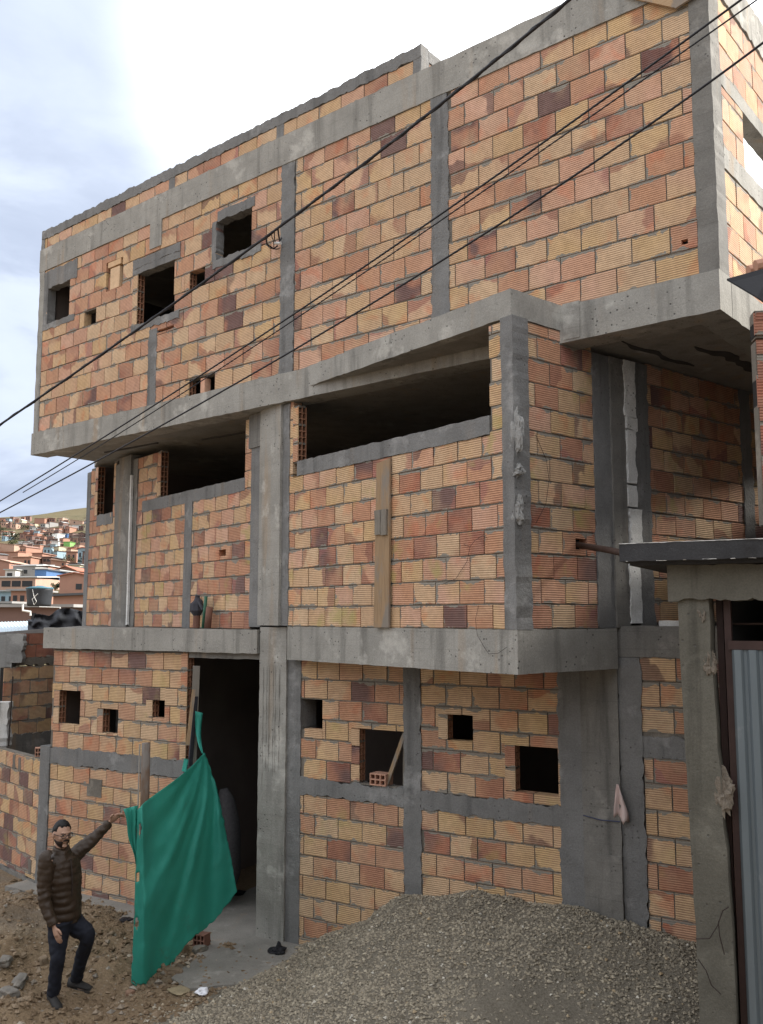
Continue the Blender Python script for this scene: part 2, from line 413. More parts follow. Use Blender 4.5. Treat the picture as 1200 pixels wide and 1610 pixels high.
def jamb(mb, fr, s, z0, z1, Hh, m=2, depth=.10, thick=.12):
    """open cells of the cut blocks on the left jamb of an opening that starts at s (cells reach back to s-depth)"""
    w = .011
    nr = max(1, round((z1-z0)/Hh))
    for i in range(nr):
        za, zb = z0+(z1-z0)*i/nr+.006, z0+(z1-z0)*(i+1)/nr-.006; cc = (random.random(), random.random(), random.random())
        mb.box(fr, s-depth-.008, s, .0, w, za, zb, 0, cc)
        mb.face([fr.P(s-depth-.008, -.0025, za), fr.P(s, -.0025, za), fr.P(s, -.0025, zb), fr.P(s-depth-.008, -.0025, zb)], 0, [(.1, 0), (.2, 0), (.2, zb-za), (.1, zb-za)], cc)
    mb.box(fr, s-depth, s, thick-w, thick, z0, z1, m)
    mb.box(fr, s-depth, s, thick*.5-w*.5, thick*.5+w*.5, z0, z1, m)
    mb.box(fr, s-depth-.004, s-depth+.004, -.001, thick, z0, z1, 3)
    n = max(1, round((z1-z0)/(Hh/3)))
    for i in range(n+1):
        z = z0+(z1-z0)*i/n; k = w*.5 if i % 3 else w*1.1
        mb.box(fr, s-depth, s-.001, w, thick-w, z-k, z+k, m if i % 3 else 1)
BM = lambda k: [M[k], M['mortar'], M['claydark'], M['dark']]

# ================================================================= THE BUILDING
base = F1.P(0, 1.5, -H)
bld = thing('unfinished_building', base, 'unfinished three storey building of clay blocks and bare grey concrete with overhanging upper floor', 'building')
def part(mb, name, mats, label=None, parent=bld):
    o = mb.build(name, mats, parent)
    if label: o['label'] = label
    return o

# ---- third floor, street side
HB3, LB3 = .245, .355
Z3a, Z3b = 2.885, 5.53
hol = .10
W1 = (-10.27, -9.63, 4.61, 5.22); W2 = (-7.87, -7.03, 4.11, 4.88); W3 = (-6.17, -5.48, 4.62, 5.17)
h1 = (-9.20, -8.88, 4.37, 4.58); h2 = (-6.70, -6.38, 4.355, 4.60); h3 = (-6.66, -6.13, 2.885, 3.11)
h3b = (-6.40, -6.33, 2.885, 3.11)
niche = (-8.66, -8.24, 4.78, 5.22); slit = (-7.38, -7.01, 3.895, 3.935); hr = (0.0, .06, 3.185, 3.23)
mb = MB()
def op(o, cells=True): return (o[0]-hol, o[1], o[2], o[3]) if cells else o
block_wall(mb, F3, -10.38, -4.94, Z3a, Z3b, LB3, HB3, [W1, op(W2), W3, h1, op(h2), (h3[0]-.08, h3[1], h3[2], h3[3]), niche, slit])
jamb(mb, F3, W2[0], W2[2], W2[3], HB3, 2); jamb(mb, F3, h2[0], h2[2], h2[3], HB3, 2); jamb(mb, F3, h3[0], h3[2], h3[3], HB3, 2, .08)
mb.box(F3, -6.42, -6.34, .0, .1, 2.885, 3.09, 0, (.7, .4, .2))
# broken niche: blocks set deeper, one turned
mb.box(F3, niche[0], niche[1], .10, .13, niche[2], niche[3], 1)
mb.box(F3, -8.56, -8.33, .005, .09, 4.79, 5.11, 0, (.15, .2, .4))
mb.box(F3, -8.64, -8.57, .03, .09, 4.80, 5.0, 2)
mb.box(F3, -8.62, -8.30, .0, .09, 5.135, 5.215, 0, (.3, .5, .4))
part(mb, 'block_wall', BM('block3'))
mb = MB(); block_wall(mb, F3, -4.71, -2.66, Z3a, Z3b, LB3, HB3, shift=.3); part(mb, 'block_wall', BM('block3'))
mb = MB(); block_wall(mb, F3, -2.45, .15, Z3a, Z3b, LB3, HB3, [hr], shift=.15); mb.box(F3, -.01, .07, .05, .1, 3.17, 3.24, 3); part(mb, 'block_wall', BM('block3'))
# parapet at left
mb = MB(); block_wall(mb, F3, -10.42, -2.90, 5.905, 6.075, LB3, .17, shift=.2)
part(mb, 'parapet', BM('block3'))
mb = MB(); mb.rbox(F3, -10.51, -2.79, 6.075, 6.215, -.012, .13, .012); mb.rbox(F3, -10.51, -10.42, 5.905, 6.076, -.012, .12, .006); mb.rbox(F3, -2.90, -2.79, 5.905, 6.08, -.012, .13, .008)
for a in (-7.2, -5.05): mb.rbox(F3, a, a+.13, 5.905, 6.08, -.008, .12, .006)
mb.rbox(F3, -2.92, -2.79, 6.078, 6.212, .131, 2.5, .008)
part(mb, 'parapet_coping', M['cem'])
mb = MB(); fp = Fr(F3.P(-2.80, .13, 0).to_2d(), F3.n); block_wall(mb, fp, 0, 2.3, 5.905, 6.08, LB3, .17); part(mb, 'parapet', BM('block3'))
# columns, beams, window trim
def piece(name, mat, *rb, **kw):
    mb = MB()
    for r in rb: mb.rbox(*r, **kw)
    return part(mb, name, mat)
piece('column', M['conc'], (F3, -10.52, -10.38, 2.88, 5.53, -.008, .2, .004))
piece('column', M['cem'], (F3, -4.945, -4.715, 2.885, 5.53, -.011, .15, .011))
piece('column', M['cem'], (F3, -2.665, -2.445, 2.885, 5.53, -.011, .15, .012))
piece('column', M['cem'], (F3, -7.56, -7.37, 2.885, 3.97, -.009, .12, .012))
piece('column', M['concd'], (F3, .145, .322, 2.885, 5.53, -.008, .22, .006))
piece('roof_beam', M['conc'], (F3, -10.53, .325, 5.528, 5.905, -.018, .25, .005), seg=.09)
piece('beam_stub', M['conc'], (F3, -7.59, -7.33, 5.145, 5.532, -.020, .1, .004))
piece('lintel', M['cem'], (F3, -7.98, -6.905, 4.955, 5.075, -.012, .13, .012), (F3, -7.98, -6.905, 4.86, 4.96, -.010, .13, .007))
piece('window_surround', M['cem'], (F3, -10.375, -9.44, 5.20, 5.50, -.010, .13, .012), (F3, -10.375, -10.255, 4.56, 5.21, -.009, .13, .006), (F3, -10.375, -9.47, 4.53, 4.625, -.012, .13, .010))
piece('window_sill', M['cem'], (F3, -7.98, -6.90, 4.015, 4.115, -.012, .13, .013))
piece('window_surround', M['cem'], (F3, -6.14, -5.43, 5.155, 5.285, -.011, .13, .012), (F3, -6.22, -5.30, 4.52, 4.625, -.012, .13, .012), (F3, -6.245, -6.165, 4.62, 5.16, -.010, .12, .010))
# slab of the third floor
Zs0, Zs1 = 2.535, 2.885
mb = MB()
mb.prism([F3.P(-10.5, .25, 0), F3.P(.29, .25, 0), F3.P(.29, 6.5, 0), F2.P(-9.98, 5.4, 0), F2.P(-9.98, .1, 0), F3.P(-10.5, 1.15, 0)], Zs0+.05, Zs1-.002)
part(mb, 'floor_slab', M['soffit'])
mb = MB()
mb.rbox(F3, -10.52, .322, Zs0, Zs1, -.035, .26, .005, seg=.08)
mb.rbox(F3, -1.13, -.96, 2.555, 2.90, -.043, .1, .004)
part(mb, 'edge_beam', M['conc'])
mb = MB(); mb.rbox(FB, .256, 6.5, Zs0, Zs1, -.013, .26, .006, seg=.08); part(mb, 'edge_beam', M['conc'])
# the balcony-like wedge over the second floor
mb = MB()
a = F2.P(.02, 0, 0)
w = [F2.P(.012, .012, 0), F2b.P(.60, .012, 0), F2.P(-4.85, .30, 0), F2.P(-4.9, .012, 0)]
mb.prism(w, 2.66, 2.896)
part(mb, 'floor_slab', M['soffit'])
mb = MB()
mb.rbox(F2, -2.475, .022, 2.652, 2.903, 0, .12, .004, seg=.07)
mb.rbox(F2, -4.9, -2.475, 2.662, 2.898, .008, .12, .006, seg=.07)
mb.rbox(F2b, .121, .80, 2.655, 2.903, -.012, .12, .004)
mb.rbox(F2b, .012, .16, 2.47, 2.72, -.024, .02, .005)
part(mb, 'edge_beam', M['conc'])
SEAM = 'dark tarred seam on the underside of the overhang'
for (a, b, d0, d1, r) in ((-9.6, -8.3, .7, .74, .02), (-7.6, -6.4, 1.0, 1.03, .02)):
    mb = MB(); mb.tube([F3.P(a, d0, 2.585), F3.P((a+b)/2, d0+.02, 2.58), F3.P(b, d1, 2.585)], r); part(mb, 'soffit_seam', M['soot'], SEAM)
def stain_strip(pts, w):
    mb = MB(); top = []; bot_ = []
    n = 40
    for i in range(n+1):
        t = i/n*(len(pts)-1); k = min(int(t), len(pts)-2); a, d = [pts[k][j]+(pts[k+1][j]-pts[k][j])*(t-k) for j in (0, 1)]
        ww = w*(math.sin(math.pi*(i+.4)/(n+.8))**.5)*(1+1.1*noise.noise((a*5, w, 1)))
        o_ = .05*noise.noise((a*3.1, w, 4))
        top.append(F2b.P(a, d+o_+ww, 2.578)); bot_.append(F2b.P(a, d+o_-ww*.8, 2.578))
    up_ = Vector((0, 0, .02))
    for i in range(n): mb.hexa([top[i], top[i+1], bot_[i+1], bot_[i], top[i]+up_, top[i+1]+up_, bot_[i+1]+up_, bot_[i]+up_])
    part(mb, 'soffit_seam', M['soot'], SEAM)
stain_strip([(1.9, -.62), (2.4, -.66), (3.0, -.58), (3.9, -.5)], .07)
stain_strip([(1.2, -.30), (1.9, -.24), (2.5, -.22)], .04)
# ---- third floor, right side
mb = MB()
block_wall(mb, FB, .245, .82, 4.085, 4.655, LB3, HB3)
block_wall(mb, FB, .20, 6.0, 2.887, 3.885, LB3, HB3, shift=.4)
block_wall(mb, FB, .22, 6.0, 4.80, 5.53, LB3, HB3, shift=.1)
block_wall(mb, FB, 2.1, 6.0, 4.085, 4.655, LB3, HB3)
part(mb, 'block_wall', BM('block3'))
piece('column', M['concd'], (FB, .221, .236, 2.887, 5.527, -.006, .15, .004))
piece('lintel', M['conc'], (FB, .236, 6.0, 4.655, 4.80, -.008, .15, .006))
piece('window_sill', M['conc'], (FB, .236, 6.0, 3.885, 4.085, -.008, .15, .006))
piece('roof_beam', M['conc'], (FB, .251, 6.2, 5.53, 5.905, -.016, .2, .012))

# ---- second floor, street side
HB2, LB2 = .2205, .322
Z2a, Z2b = -.108, 2.53
LW = (-7.08, -4.60, 1.765, 2.53); SW = (-9.53, -8.84, 1.69, 2.53); RW = (-3.39, -.255, 1.80, 2.53)
mb = MB()
block_wall(mb, F2, -9.84, -8.735, -.15, 2.53, LB2, HB2, [op(SW, True)]); jamb(mb, F2, SW[0], SW[2], 2.53, HB2, 2)
part(mb, 'block_wall', BM('block2'))
mb = MB(); lhole = (-5.24, -5.05, .79, .87)
block_wall(mb, F2, -7.90, -6.24, -.15, 2.45, LB2, HB2, [(LW[0]-hol, 0, 1.6, 2.6), (-7.68, 0, 1.59, 1.76)], shift=.2)
jamb(mb, F2, LW[0], 1.77, 2.45, HB2, 2); part(mb, 'block_wall', BM('block2'))
mb = MB(); block_wall(mb, F2, -6.03, -4.42, -.15, 2.50, LB2, HB2, [(-9, -4.60, 1.60, 2.6), lhole], shift=.6); part(mb, 'block_wall', BM('block2'))
mb.__init__()
mb = MB()
block_wall(mb, F2, -3.56, -.10, -.108, 2.63, LB2, HB2, [(-3.39-.1, -.255, 1.62, 2.66)], shift=.35)
jamb(mb, F2, -3.39, 1.80, 2.46, HB2, 2)
part(mb, 'block_wall', BM('block2'))
piece('column', M['cem'], (F2, -10.0, -9.83, -.15, 2.48, -.006, .2, .006))
piece('column', M['concd'], (F2, -8.52, -8.06, -.15, 2.53, -.05, .15, .004), (F2, -8.74, -8.51, -.15, 2.45, -.012, .15, .008), (F2, -8.07, -7.88, -.15, 2.45, -.012, .15, .008))
mb = MB(); mb.rbox(F2, -8.06, -8.015, -.12, 2.2, -.055, -.02, .007); part(mb, 'mortar_strip', M['styro'], 'thin white mortar streak down the column')
piece('column', M['cem'], (F2, -6.25, -6.02, -.15, 1.60, -.008, .13, .008))
piece('column', M['conc'], (F2, -4.17, -3.70, -.10, 2.64, -.045, .3, .004))
piece('column', M['cem'], (F2, -4.43, -4.165, -.12, 2.52, -.010, .15, .007), (F2, -3.705, -3.55, -.10, 2.52, -.012, .15, .010))
mb = MB(); mb.rbox(F2, -4.47, -4.18, 2.10, 2.53, -.03, .05, .005); part(mb, 'form_block', M['concd'])
piece('window_sill', M['cem'], (F2, -7.69, -4.59, 1.585, 1.755, -.009, .14, .006))
piece('window_sill', M['cem'], (F2, -9.51, -8.83, 1.51, 1.69, -.008, .14, .010))
piece('window_sill', M['cem'], (F2, -3.385, -.255, 1.625, 1.80, -.010, .14, .008))
piece('column', M['cem'], (F2, -.105, .034, -.108, 2.66, -.008, .2, .0085))
for (z, hh, sg) in ((1.60, .44, 1), (.92, .26, 3), (1.26, .12, 5)):
    bm = bmesh.new(); bmesh.ops.create_icosphere(bm, subdivisions=4, radius=1)
    c_ = F2.P(.012, .034, z)
    for v in bm.verts:
        n = v.co.copy(); k = 1+.45*noise.noise(n*1.6+Vector((sg, 0, 0)))+.30*noise.noise(n*4.5+Vector((0, sg, 0)))+.16*noise.noise(n*11)
        e_ = F2.d*n.x*.085+F2.n*n.y*.040; v.co = c_+Vector((e_.x, e_.y, n.z*hh*.5))*k
    mb = MB(); mb.raw([v.co for v in bm.verts], [tuple(v.index for v in f.verts) for f in bm.faces]); bm.free()
    part(mb, 'mortar_lump', M['lump'], 'pale rough mortar lump on the corner column')
# ---- second floor, right side
mb = MB()
block_wall(mb, F2b, .155, 1.13, -.105, 2.65, .318, HB2, [(.80, .95, 1.0, 1.1) if False else (.83, 1.0, .62, .72)], shift=.1)
block_wall(mb, F2b, 1.99, 5.6, -.06, 2.58, .345, HB2, shift=.3)
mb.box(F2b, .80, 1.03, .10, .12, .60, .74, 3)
part(mb, 'block_wall', BM('block2'))
piece('column', M['cem'], (F2b, .034, .16, -.108, 2.50, -.010, .2, .006))
piece('column', M['cem'], (F2b, 1.125, 1.38, -.10, 2.53, -.012, .2, .012))
piece('column', M['concd'], (F2b, 1.375, 1.585, -.10, 2.53, -.03, .2, .003))
mb = MB()
for z0, z1 in ((-.06, .68), (.682, 1.05), (1.07, 1.28), (1.30, 1.83), (1.835, 1.96), (1.963, 2.53)):
    mb.rbox(F2b, 1.595+.02*random.uniform(-1, 1), 1.76+.03*random.uniform(-1, 1), z0, z1, -.045, .12, .010, seg=.03, dj=.006)
part(mb, 'mortar_strip', M['styro'], 'broken white strip of plaster between two dark columns')
piece('column', M['cem'], (F2b, 1.76, 2.0, -.08, 2.55, -.015, .2, .012))
piece('column', M['cem'], (F2b, 3.75, 3.96, -.06, 2.58, -.015, .15, .014))

# ---- slab over the ground floor
mb = MB()
mb.prism([F2.P(-3.57, .10, 0), F2.P(.0, .10, 0), F2b.P(2.0, .10, 0), F2b.P(6, .1, 0), F2b.P(6, 4, 0), F1.P(-.5, 5, 0), F1.P(-.5, .2, 0)], -.46, -.112)
mb.prism([F1.P(-4.30, .05, 0), F1.P(-.52, .05, 0), F1.P(-.52, 5, 0), F1.P(-6.3, 5, 0), F1.P(-6.25, 2.2, 0)], -.41, -.155)
part(mb, 'floor_slab', M['soffit'])
piece('edge_beam', M['conc'], (F2, -3.57, .036, -.488, -.109, -.002, .12, .004), seg=.07)
piece('edge_beam', M['conc'], (F2b, .121, 1.36, -.483, -.110, -.036, .12, .005), seg=.07)
piece('edge_beam', M['conc'], (F1, -4.34, -.52, -.432, -.152, -.07, .1, .005), seg=.07)
piece('edge_beam', M['concd'], (F1, 3.77, 5.2, -.375, -.085, -.015, .3, .006))

# ---- ground floor
HB1, LB1 = .2225, .313
w1 = (-4.04, -3.61, -1.46, -1.0); w2 = (-3.17, -2.88, -1.53, -1.21); w3 = (-2.27, -2.05, -1.28, -1.055)
mb = MB()
block_wall(mb, F1, -4.19, -1.68, -1.785, -.44, LB1, HB1, [op(w1), op(w2), op(w3), (-1.78, -1.6, -3, 0)], shift=.1)
for w in (w1, w2, w3): jamb(mb, F1, w[0], w[2], w[3], HB1, 2)
jamb(mb, F1, -1.68, -1.785, -.44, HB1, 2, .10)
part(mb, 'block_wall', BM('block1'))
mb = MB(); mb.box(F1, -3.3, -2.8, .35, .37, -1.7, -1.0); part(mb, 'inner_board', M['plaster'])
mb = MB(); block_wall(mb, F1, -4.17, -1.70, -3.66, -1.99, LB1, HB1, shift=.45, top_align=True)
mb.rbox(F1, -3.42, -3.14, -2.36, -2.13, -.007, .05, .006, m=1)
part(mb, 'block_wall', BM('block1'))
piece('tie_beam', M['cem'], (F1, -4.20, -1.70, -1.99, -1.775, -.010, .13, .014))
piece('column', M['cem'], (F1, -4.37, -4.175, -3.9, -1.775, -.016, .15, .006))
mb = MB(); mb.rbox(F1, -1.66, -.52, -.505, -.43, .0, .2, .006); part(mb, 'door_header', M['concd'])
piece('column', M['conc'], (F1, -.50, -.105, -3.66, -.12, -.04, .4, .003))
mb = MB()
for a in (-.45, -.40, -.36, -.30, -.27, -.21): mb.rbox(F1, a, a+.012, -2.5+random.random()*.8, -.56, -.046, -.03, .003)
part(mb, 'cast_ridge', M['conc'])
piece('column', M['cem'], (F1, -.11, .085, -3.66, -.45, -.010, .3, .007))
sl = (.09, .385, -1.27, -.94); wn = (.88, 1.45, -1.80, -1.22); hh = (1.97, 2.26, -1.27, -1.005); rw = (2.72, 3.17, -1.72, -1.27)
mb = MB(); block_wall(mb, F1, .08, 1.45, -1.82, -.45, LB1, HB1, [sl, op(wn)], shift=.15); jamb(mb, F1, wn[0], wn[2], wn[3], HB1, 2)
part(mb, 'block_wall', BM('block1'))
mb = MB(); block_wall(mb, F1, .08, 1.45, -3.7, -1.99, LB1, HB1, shift=.15, top_align=True); part(mb, 'block_wall', BM('block1'))
mb = MB(); block_wall(mb, F1, 1.65, 3.2, -1.82, -.45, LB1, HB1, [op(hh), op(rw)], shift=.0); jamb(mb, F1, hh[0], hh[2], hh[3], HB1, 2); jamb(mb, F1, rw[0], rw[2], rw[3], HB1, 2)
part(mb, 'block_wall', BM('block1'))
mb = MB(); block_wall(mb, F1, 1.65, 3.2, -3.7, -1.99, LB1, HB1, shift=.55, top_align=True); part(mb, 'block_wall', BM('block1'))
mb = MB(); block_wall(mb, F1, 3.98, 5.2, -1.10, -.36, LB1*1.05, .235, shift=.0, top_align=True); block_wall(mb, F1, 4.0, 5.2, -3.7, -1.28, LB1*1.05, .235, shift=.3, top_align=True)
part(mb, 'block_wall', BM('block1'))
piece('column', M['cem'], (F1, 1.445, 1.655, -3.66, -.45, -.012, .15, .010))
piece('tie_beam', M['cem'], (F1, .08, 1.446, -1.995, -1.815, -.013, .15, .016), (F1, 1.654, 3.19, -2.005, -1.815, -.013, .15, .016))
piece('column', M['cem'], (F1, 3.185, 3.425, -3.66, -.45, -.014, .2, .012))
piece('column', M['concd'], (F1, 3.42, 3.785, -3.66, -.38, -.04, .3, .004), (F1, 3.55, 3.785, -3.66, -2.2, -.052, .0, .004))
piece('column', M['cem'], (F1, 3.78, 4.0, -3.66, -.38, -.016, .3, .012))
piece('tie_beam', M['cem'], (F1, 3.99, 5.2, -1.285, -1.095, -.012, .15, .016))
# ---- bare rooms behind
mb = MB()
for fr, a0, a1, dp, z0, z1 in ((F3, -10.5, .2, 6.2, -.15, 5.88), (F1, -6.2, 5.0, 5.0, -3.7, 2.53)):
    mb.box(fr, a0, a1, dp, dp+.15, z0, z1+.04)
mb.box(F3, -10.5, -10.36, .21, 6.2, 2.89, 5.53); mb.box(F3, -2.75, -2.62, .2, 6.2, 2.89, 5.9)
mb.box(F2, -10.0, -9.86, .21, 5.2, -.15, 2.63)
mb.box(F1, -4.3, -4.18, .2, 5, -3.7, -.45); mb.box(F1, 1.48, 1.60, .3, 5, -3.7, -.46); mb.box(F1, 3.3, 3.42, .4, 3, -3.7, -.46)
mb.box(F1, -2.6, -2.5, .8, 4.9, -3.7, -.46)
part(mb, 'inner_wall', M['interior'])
mb = MB(); mb.box(F3, -10.5, -2.64, .24, 6.3, 5.56, 5.88); part(mb, 'roof_slab', M['soffit'])
# stair flight seen dimly through the doorway
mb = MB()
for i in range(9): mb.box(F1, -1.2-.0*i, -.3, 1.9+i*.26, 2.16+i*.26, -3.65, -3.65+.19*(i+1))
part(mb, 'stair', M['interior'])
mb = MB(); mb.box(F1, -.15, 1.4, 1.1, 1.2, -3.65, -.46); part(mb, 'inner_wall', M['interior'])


# ================================================================= GROUND, HILL
F1q = lambda s, q, z=0: F1.P(s, -q, z-H)
def s_q(x, y):
    v = Vector((x, y))-F1.o
    return v.dot(F1.d), -v.dot(F1.n)
def ground_z(x, y):
    s, qq = s_q(x, y)
    z = 0.0
    near = max(0, 1-abs(y-10)/8)
    if near > 0 and qq > -.3:
        soil = min(1, max(0, (-s-.25)/.5))*min(1, max(0, (qq+.1)/.5))
        p = Vector((x, y, 0))
        z += soil*(  .11*noise.noise(p*1.3+Vector((3, 7, 0)))+.07*noise.noise(p*3.4)+.035*noise.noise(p*9)+.016*noise.noise(p*22))
        # bank of soil rising to the left of the person and a low hump between him and the post
        z += soil*.34*math.exp(-((x+4.4)/.9)**2-((y-10.9)/.9)**2)
        z += soil*.09*math.exp(-((x+2.75)/.35)**2-((y-10.2)/.6)**2)
    return z-.004
xs = [-1500, -1100, -800, -560, -400, -280, -200, -140, -100, -70, -50, -35, -25, -18, -14, -11, -9, -8, -7.2]+[-6.6+.05*i for i in range(190)]+[3.4, 4.2, 5.5, 7, 9, 12, 16, 22, 30, 45, 70, 100, 160, 260, 400, 700, 1100, 1500]
ys = [-300, -150, -80, -40, -20, -10, -5, 0, 3, 5, 6, 6.8]+[7.2+.05*i for i in range(160)]+[15.6, 16.5, 18, 21, 25, 31, 40, 55, 80, 120, 180, 260, 400, 700, 1100, 1700]
vs = [(x, y, ground_z(x, y)) for y in ys for x in xs]
nx = len(xs)
fs = [(j*nx+i, j*nx+i+1, (j+1)*nx+i+1, (j+1)*nx+i) for j in range(len(ys)-1) for i in range(nx-1)]
mb = MB(); mb.raw(vs, fs); tag(mb.build('ground', M['soil'], smooth=True), kind='structure')

def sheet_poly(name, pts, z, mat, jag=.03):
    P = []
    for i in range(len(pts)):
        a, b = Vector(pts[i]), Vector(pts[(i+1) % len(pts)])
        n = max(1, int((b-a).length/.06))
        for k in range(n):
            p = a.lerp(b, k/n)
            P.append(p+Vector((noise.noise((p.x*6, p.y*6, 1)), noise.noise((p.x*6, p.y*6, 5))))*jag)
    bm = bmesh.new()
    lo = [bm.verts.new((p.x, p.y, z-.08)) for p in P]; hi = [bm.verts.new((p.x, p.y, z)) for p in P]
    bm.faces.new(hi)
    for i in range(len(P)): bm.faces.new((lo[i], lo[(i+1) % len(P)], hi[(i+1) % len(P)], hi[i]))
    bmesh.ops.recalc_face_normals(bm, faces=bm.faces)
    me = bpy.data.meshes.new(name); bm.to_mesh(me); bm.free(); me.materials.append(mat)
    o = bpy.data.objects.new(name, me); C.objects.link(o); return o
f = lambda s, qq: F1q(s, qq).to_2d()
o = sheet_poly('path', [f(-1.75, -3.5), f(.2, -3.5), f(.4, 0.05), f(.35, .6), f(.25, 1.2), f(-.1, 1.55), f(-.45, 1.45), f(-.6, .9), f(-1.2, .25), f(-1.7, .1)], .022, M['floor']); tag(o, kind='structure')
o = sheet_poly('pavement', [f(-4.6, -.1), f(-1.6, -.1), f(-1.25, .28), f(-1.45, .55), f(-2.4, .45), f(-3.3, .35), f(-4.6, .3)], .035, M['floor'], .06); tag(o, kind='structure')

def hill_z(x, y):
    prof = [(30, 0), (55, 1.5), (80, 4.2), (110, 6.6), (150, 10), (200, 13.5), (270, 18.5), (350, 27.5), (430, 38), (520, 50), (640, 68), (760, 86), (880, 104), (960, 114), (1050, 112), (1300, 80), (1700, 40)]
    d = y+.12*(x+y*.38)
    for (a, za), (b, zb) in zip(prof, prof[1:]):
        if a <= d <= b:
            t = (d-a)/(b-a); z = za+(zb-za)*t; break
    else: z = 0 if d < 30 else 40
    amp = min(1, max(0, (d-60)/400))
    # the crest runs up gently from left to right
    z *= 1+max(-.25, min(.2, .0010*(x+.36*y)))*min(1, max(0, (d-350)/450))
    return z+amp*(7*noise.noise((x*.006, y*.006, 2))+2.5*noise.noise((x*.02, y*.02, 7)))-.6
hx = [-900+12*i for i in range(100)]; hy = [28+9*i for i in range(12)]+[136+12*i for i in range(78)]+[1090+40*i for i in range(12)]
vs = [(x, y, hill_z(x, y) if y > 29 else -3) for y in hy for x in hx]
nx = len(hx)
fs = [(j*nx+i, j*nx+i+1, (j+1)*nx+i+1, (j+1)*nx+i) for j in range(len(hy)-1) for i in range(nx-1)]
def m_hill():
    t = NT('dry_grass_hill')
    z = t.n('ShaderNodeSeparateXYZ'); t.l(t.co, z.inputs[0])
    col = t.mix(t.noise(.012, 6, .65), (.075, .066, .036), (.155, .128, .075))
    col = t.mix(t.math('MULTIPLY', t.step(t.noise(.03, 5, .7), .52, .66), .7), col, (.045, .05, .026))
    col = t.mix(t.math('MULTIPLY', t.step(t.noise(.02, 5, .7), .6, .7), .6), col, (.26, .20, .12))
    return t.fin(col, 1.0, t.noise(.15, 5, .7), .5, 2.0, .1)
mb = MB(); mb.raw(vs, fs); tag(mb.build('hillside', m_hill(), smooth=True), kind='structure')


# ================================================================= NEIGHBOURS
# left: low wall of blocks running away from the corner
mb = MB(); block_wall(mb, FL, -7.0, -.09, -3.60, -1.97, .315, .2225, shift=.2, top_align=True)
for a, z in ((-1.05, -2.1), (-.85, -2.12), (-1.9, -2.9), (-.36, -3.45)): mb.rbox(FL, a, a+.09, z-.1, z+.1, -.007, .05, .012, m=1)
wl = mb.build('block_wall', BM('block1'), loc=FL.P(-3.5, 0, -H)); tag(wl, 'low clay block wall running off to the left from the grey corner column', 'wall')
mb = MB(); mb.rbox(FL, -7.0, -.1, -3.95, -3.60, -.03, .14, .02); mb.build('footing', M['concd'], wl)
# the dim recess above it: neighbouring house
NB = Fr(at(20, 1050, 15.3).to_2d(), Vector((.60, .80)))
hN = thing('neighbour_house', NB.P(0, .5, -H), 'single storey neighbour house with bare block side wall and pale corrugated roof, left edge', 'house')
mb = MB(); block_wall(mb, NB, 0, 4.2, -1.95, -.82, .335, .222, shift=.45, top_align=True)
jamb(mb, NB, .0, -1.75, -.83, .222, 2, .14); part(mb, 'block_wall', BM('block1'), None, hN)
mb = MB(); mb.rbox(NB, .1, 4.2, -.80, -.68, -.012, .12, .02); part(mb, 'tie_beam', M['mortar'], None, hN)
mb = MB(); block_wall(mb, NB, .1, 4.2, -.68, -.27, .335, .222); part(mb, 'upper_wall', BM('blockred'), 'red block band under the roof', hN)
mb = MB(); mb.rbox(NB, -.2, 4.2, -3.7, -1.93, -.03, .15, .02); part(mb, 'base_wall', M['concd'], None, hN)
mb = MB(); NL = Fr(at(20, 1050, 15.28).to_2d(), Vector((1, .03))); mb.rbox(NL, -2.2, -.02, -1.6, -.3, 0, .2, .01); mb.rbox(NL, -.10, .16, -.75, -.28, -.01, .15, .02); part(mb, 'plaster_wall', M['plaster'], None, hN)
mb = MB(); mb.rbox(NL, -2.2, -.10, -3.7, -1.6, .35, .5, .01); part(mb, 'plaster_wall', M['plaster'], None, hN)
# corrugated roof
mb = MB()
e0, e1 = at(-90, 1001, 15.0), at(76, 990, 15.9)
r0, r1 = at(-90, 981, 19), at(60, 976, 20)
N = 180
for i in range(N):
    a, b = i/N, (i+1)/N
    za, zb = .008*math.sin(a*2*math.pi*30), .008*math.sin(b*2*math.pi*30)
    p = [e0.lerp(e1, a)+Vector((0, 0, za)), e0.lerp(e1, b)+Vector((0, 0, zb)), r0.lerp(r1, b)+Vector((0, 0, zb)), r0.lerp(r1, a)+Vector((0, 0, za))]
    mb.hexa([k-Vector((0, 0, .012)) for k in p]+p)
part(mb, 'roof', m_plain('pale_roof_sheet', (.50, .58, .62), .5, .2, 2), 'pale bluish corrugated roof', hN)
mb = MB(); mb.bar(e0+Vector((0, -.06, -.05)), e1+Vector((0, -.06, -.03)), .05, .10); part(mb, 'fascia', m_plain('grey_fascia', (.24, .23, .22), .7), None, hN)
mb = MB(); mb.bar(e0+Vector((0, -.09, -.13)), e1+Vector((0, -.09, -.12)), .05, .05); part(mb, 'gutter', M['pvc'], 'white gutter pipe under the roof edge', hN)
# white rendered post with reinforcing bars
mb = MB(); PW = Fr(at(5, 1150, 14.6).to_2d(), Vector((1, .05)))
mb.rbox(PW, -.16, .07, -1.68, -1.33, 0, .2, .012); bmv = [PW.P(-.05, .08, -2.05+.06*i) for i in range(8)]
mb.tube(bmv, [.13, .16, .15, .17, .15, .14, .12, .10], n=7)
pw = mb.build('concrete_post', M['white'], loc=PW.P(-.05, .1, -2.1)); tag(pw, 'short white lumpy concrete post with bare reinforcing bars, left edge behind the low wall', 'post')
for a in (-.085, .10):
    mb = MB(); mb.tube([PW.P(a, -.02, -2.0), PW.P(a+.02, -.02, -.93)], .012, n=6); mb.build('rebar', M['wire'], pw)
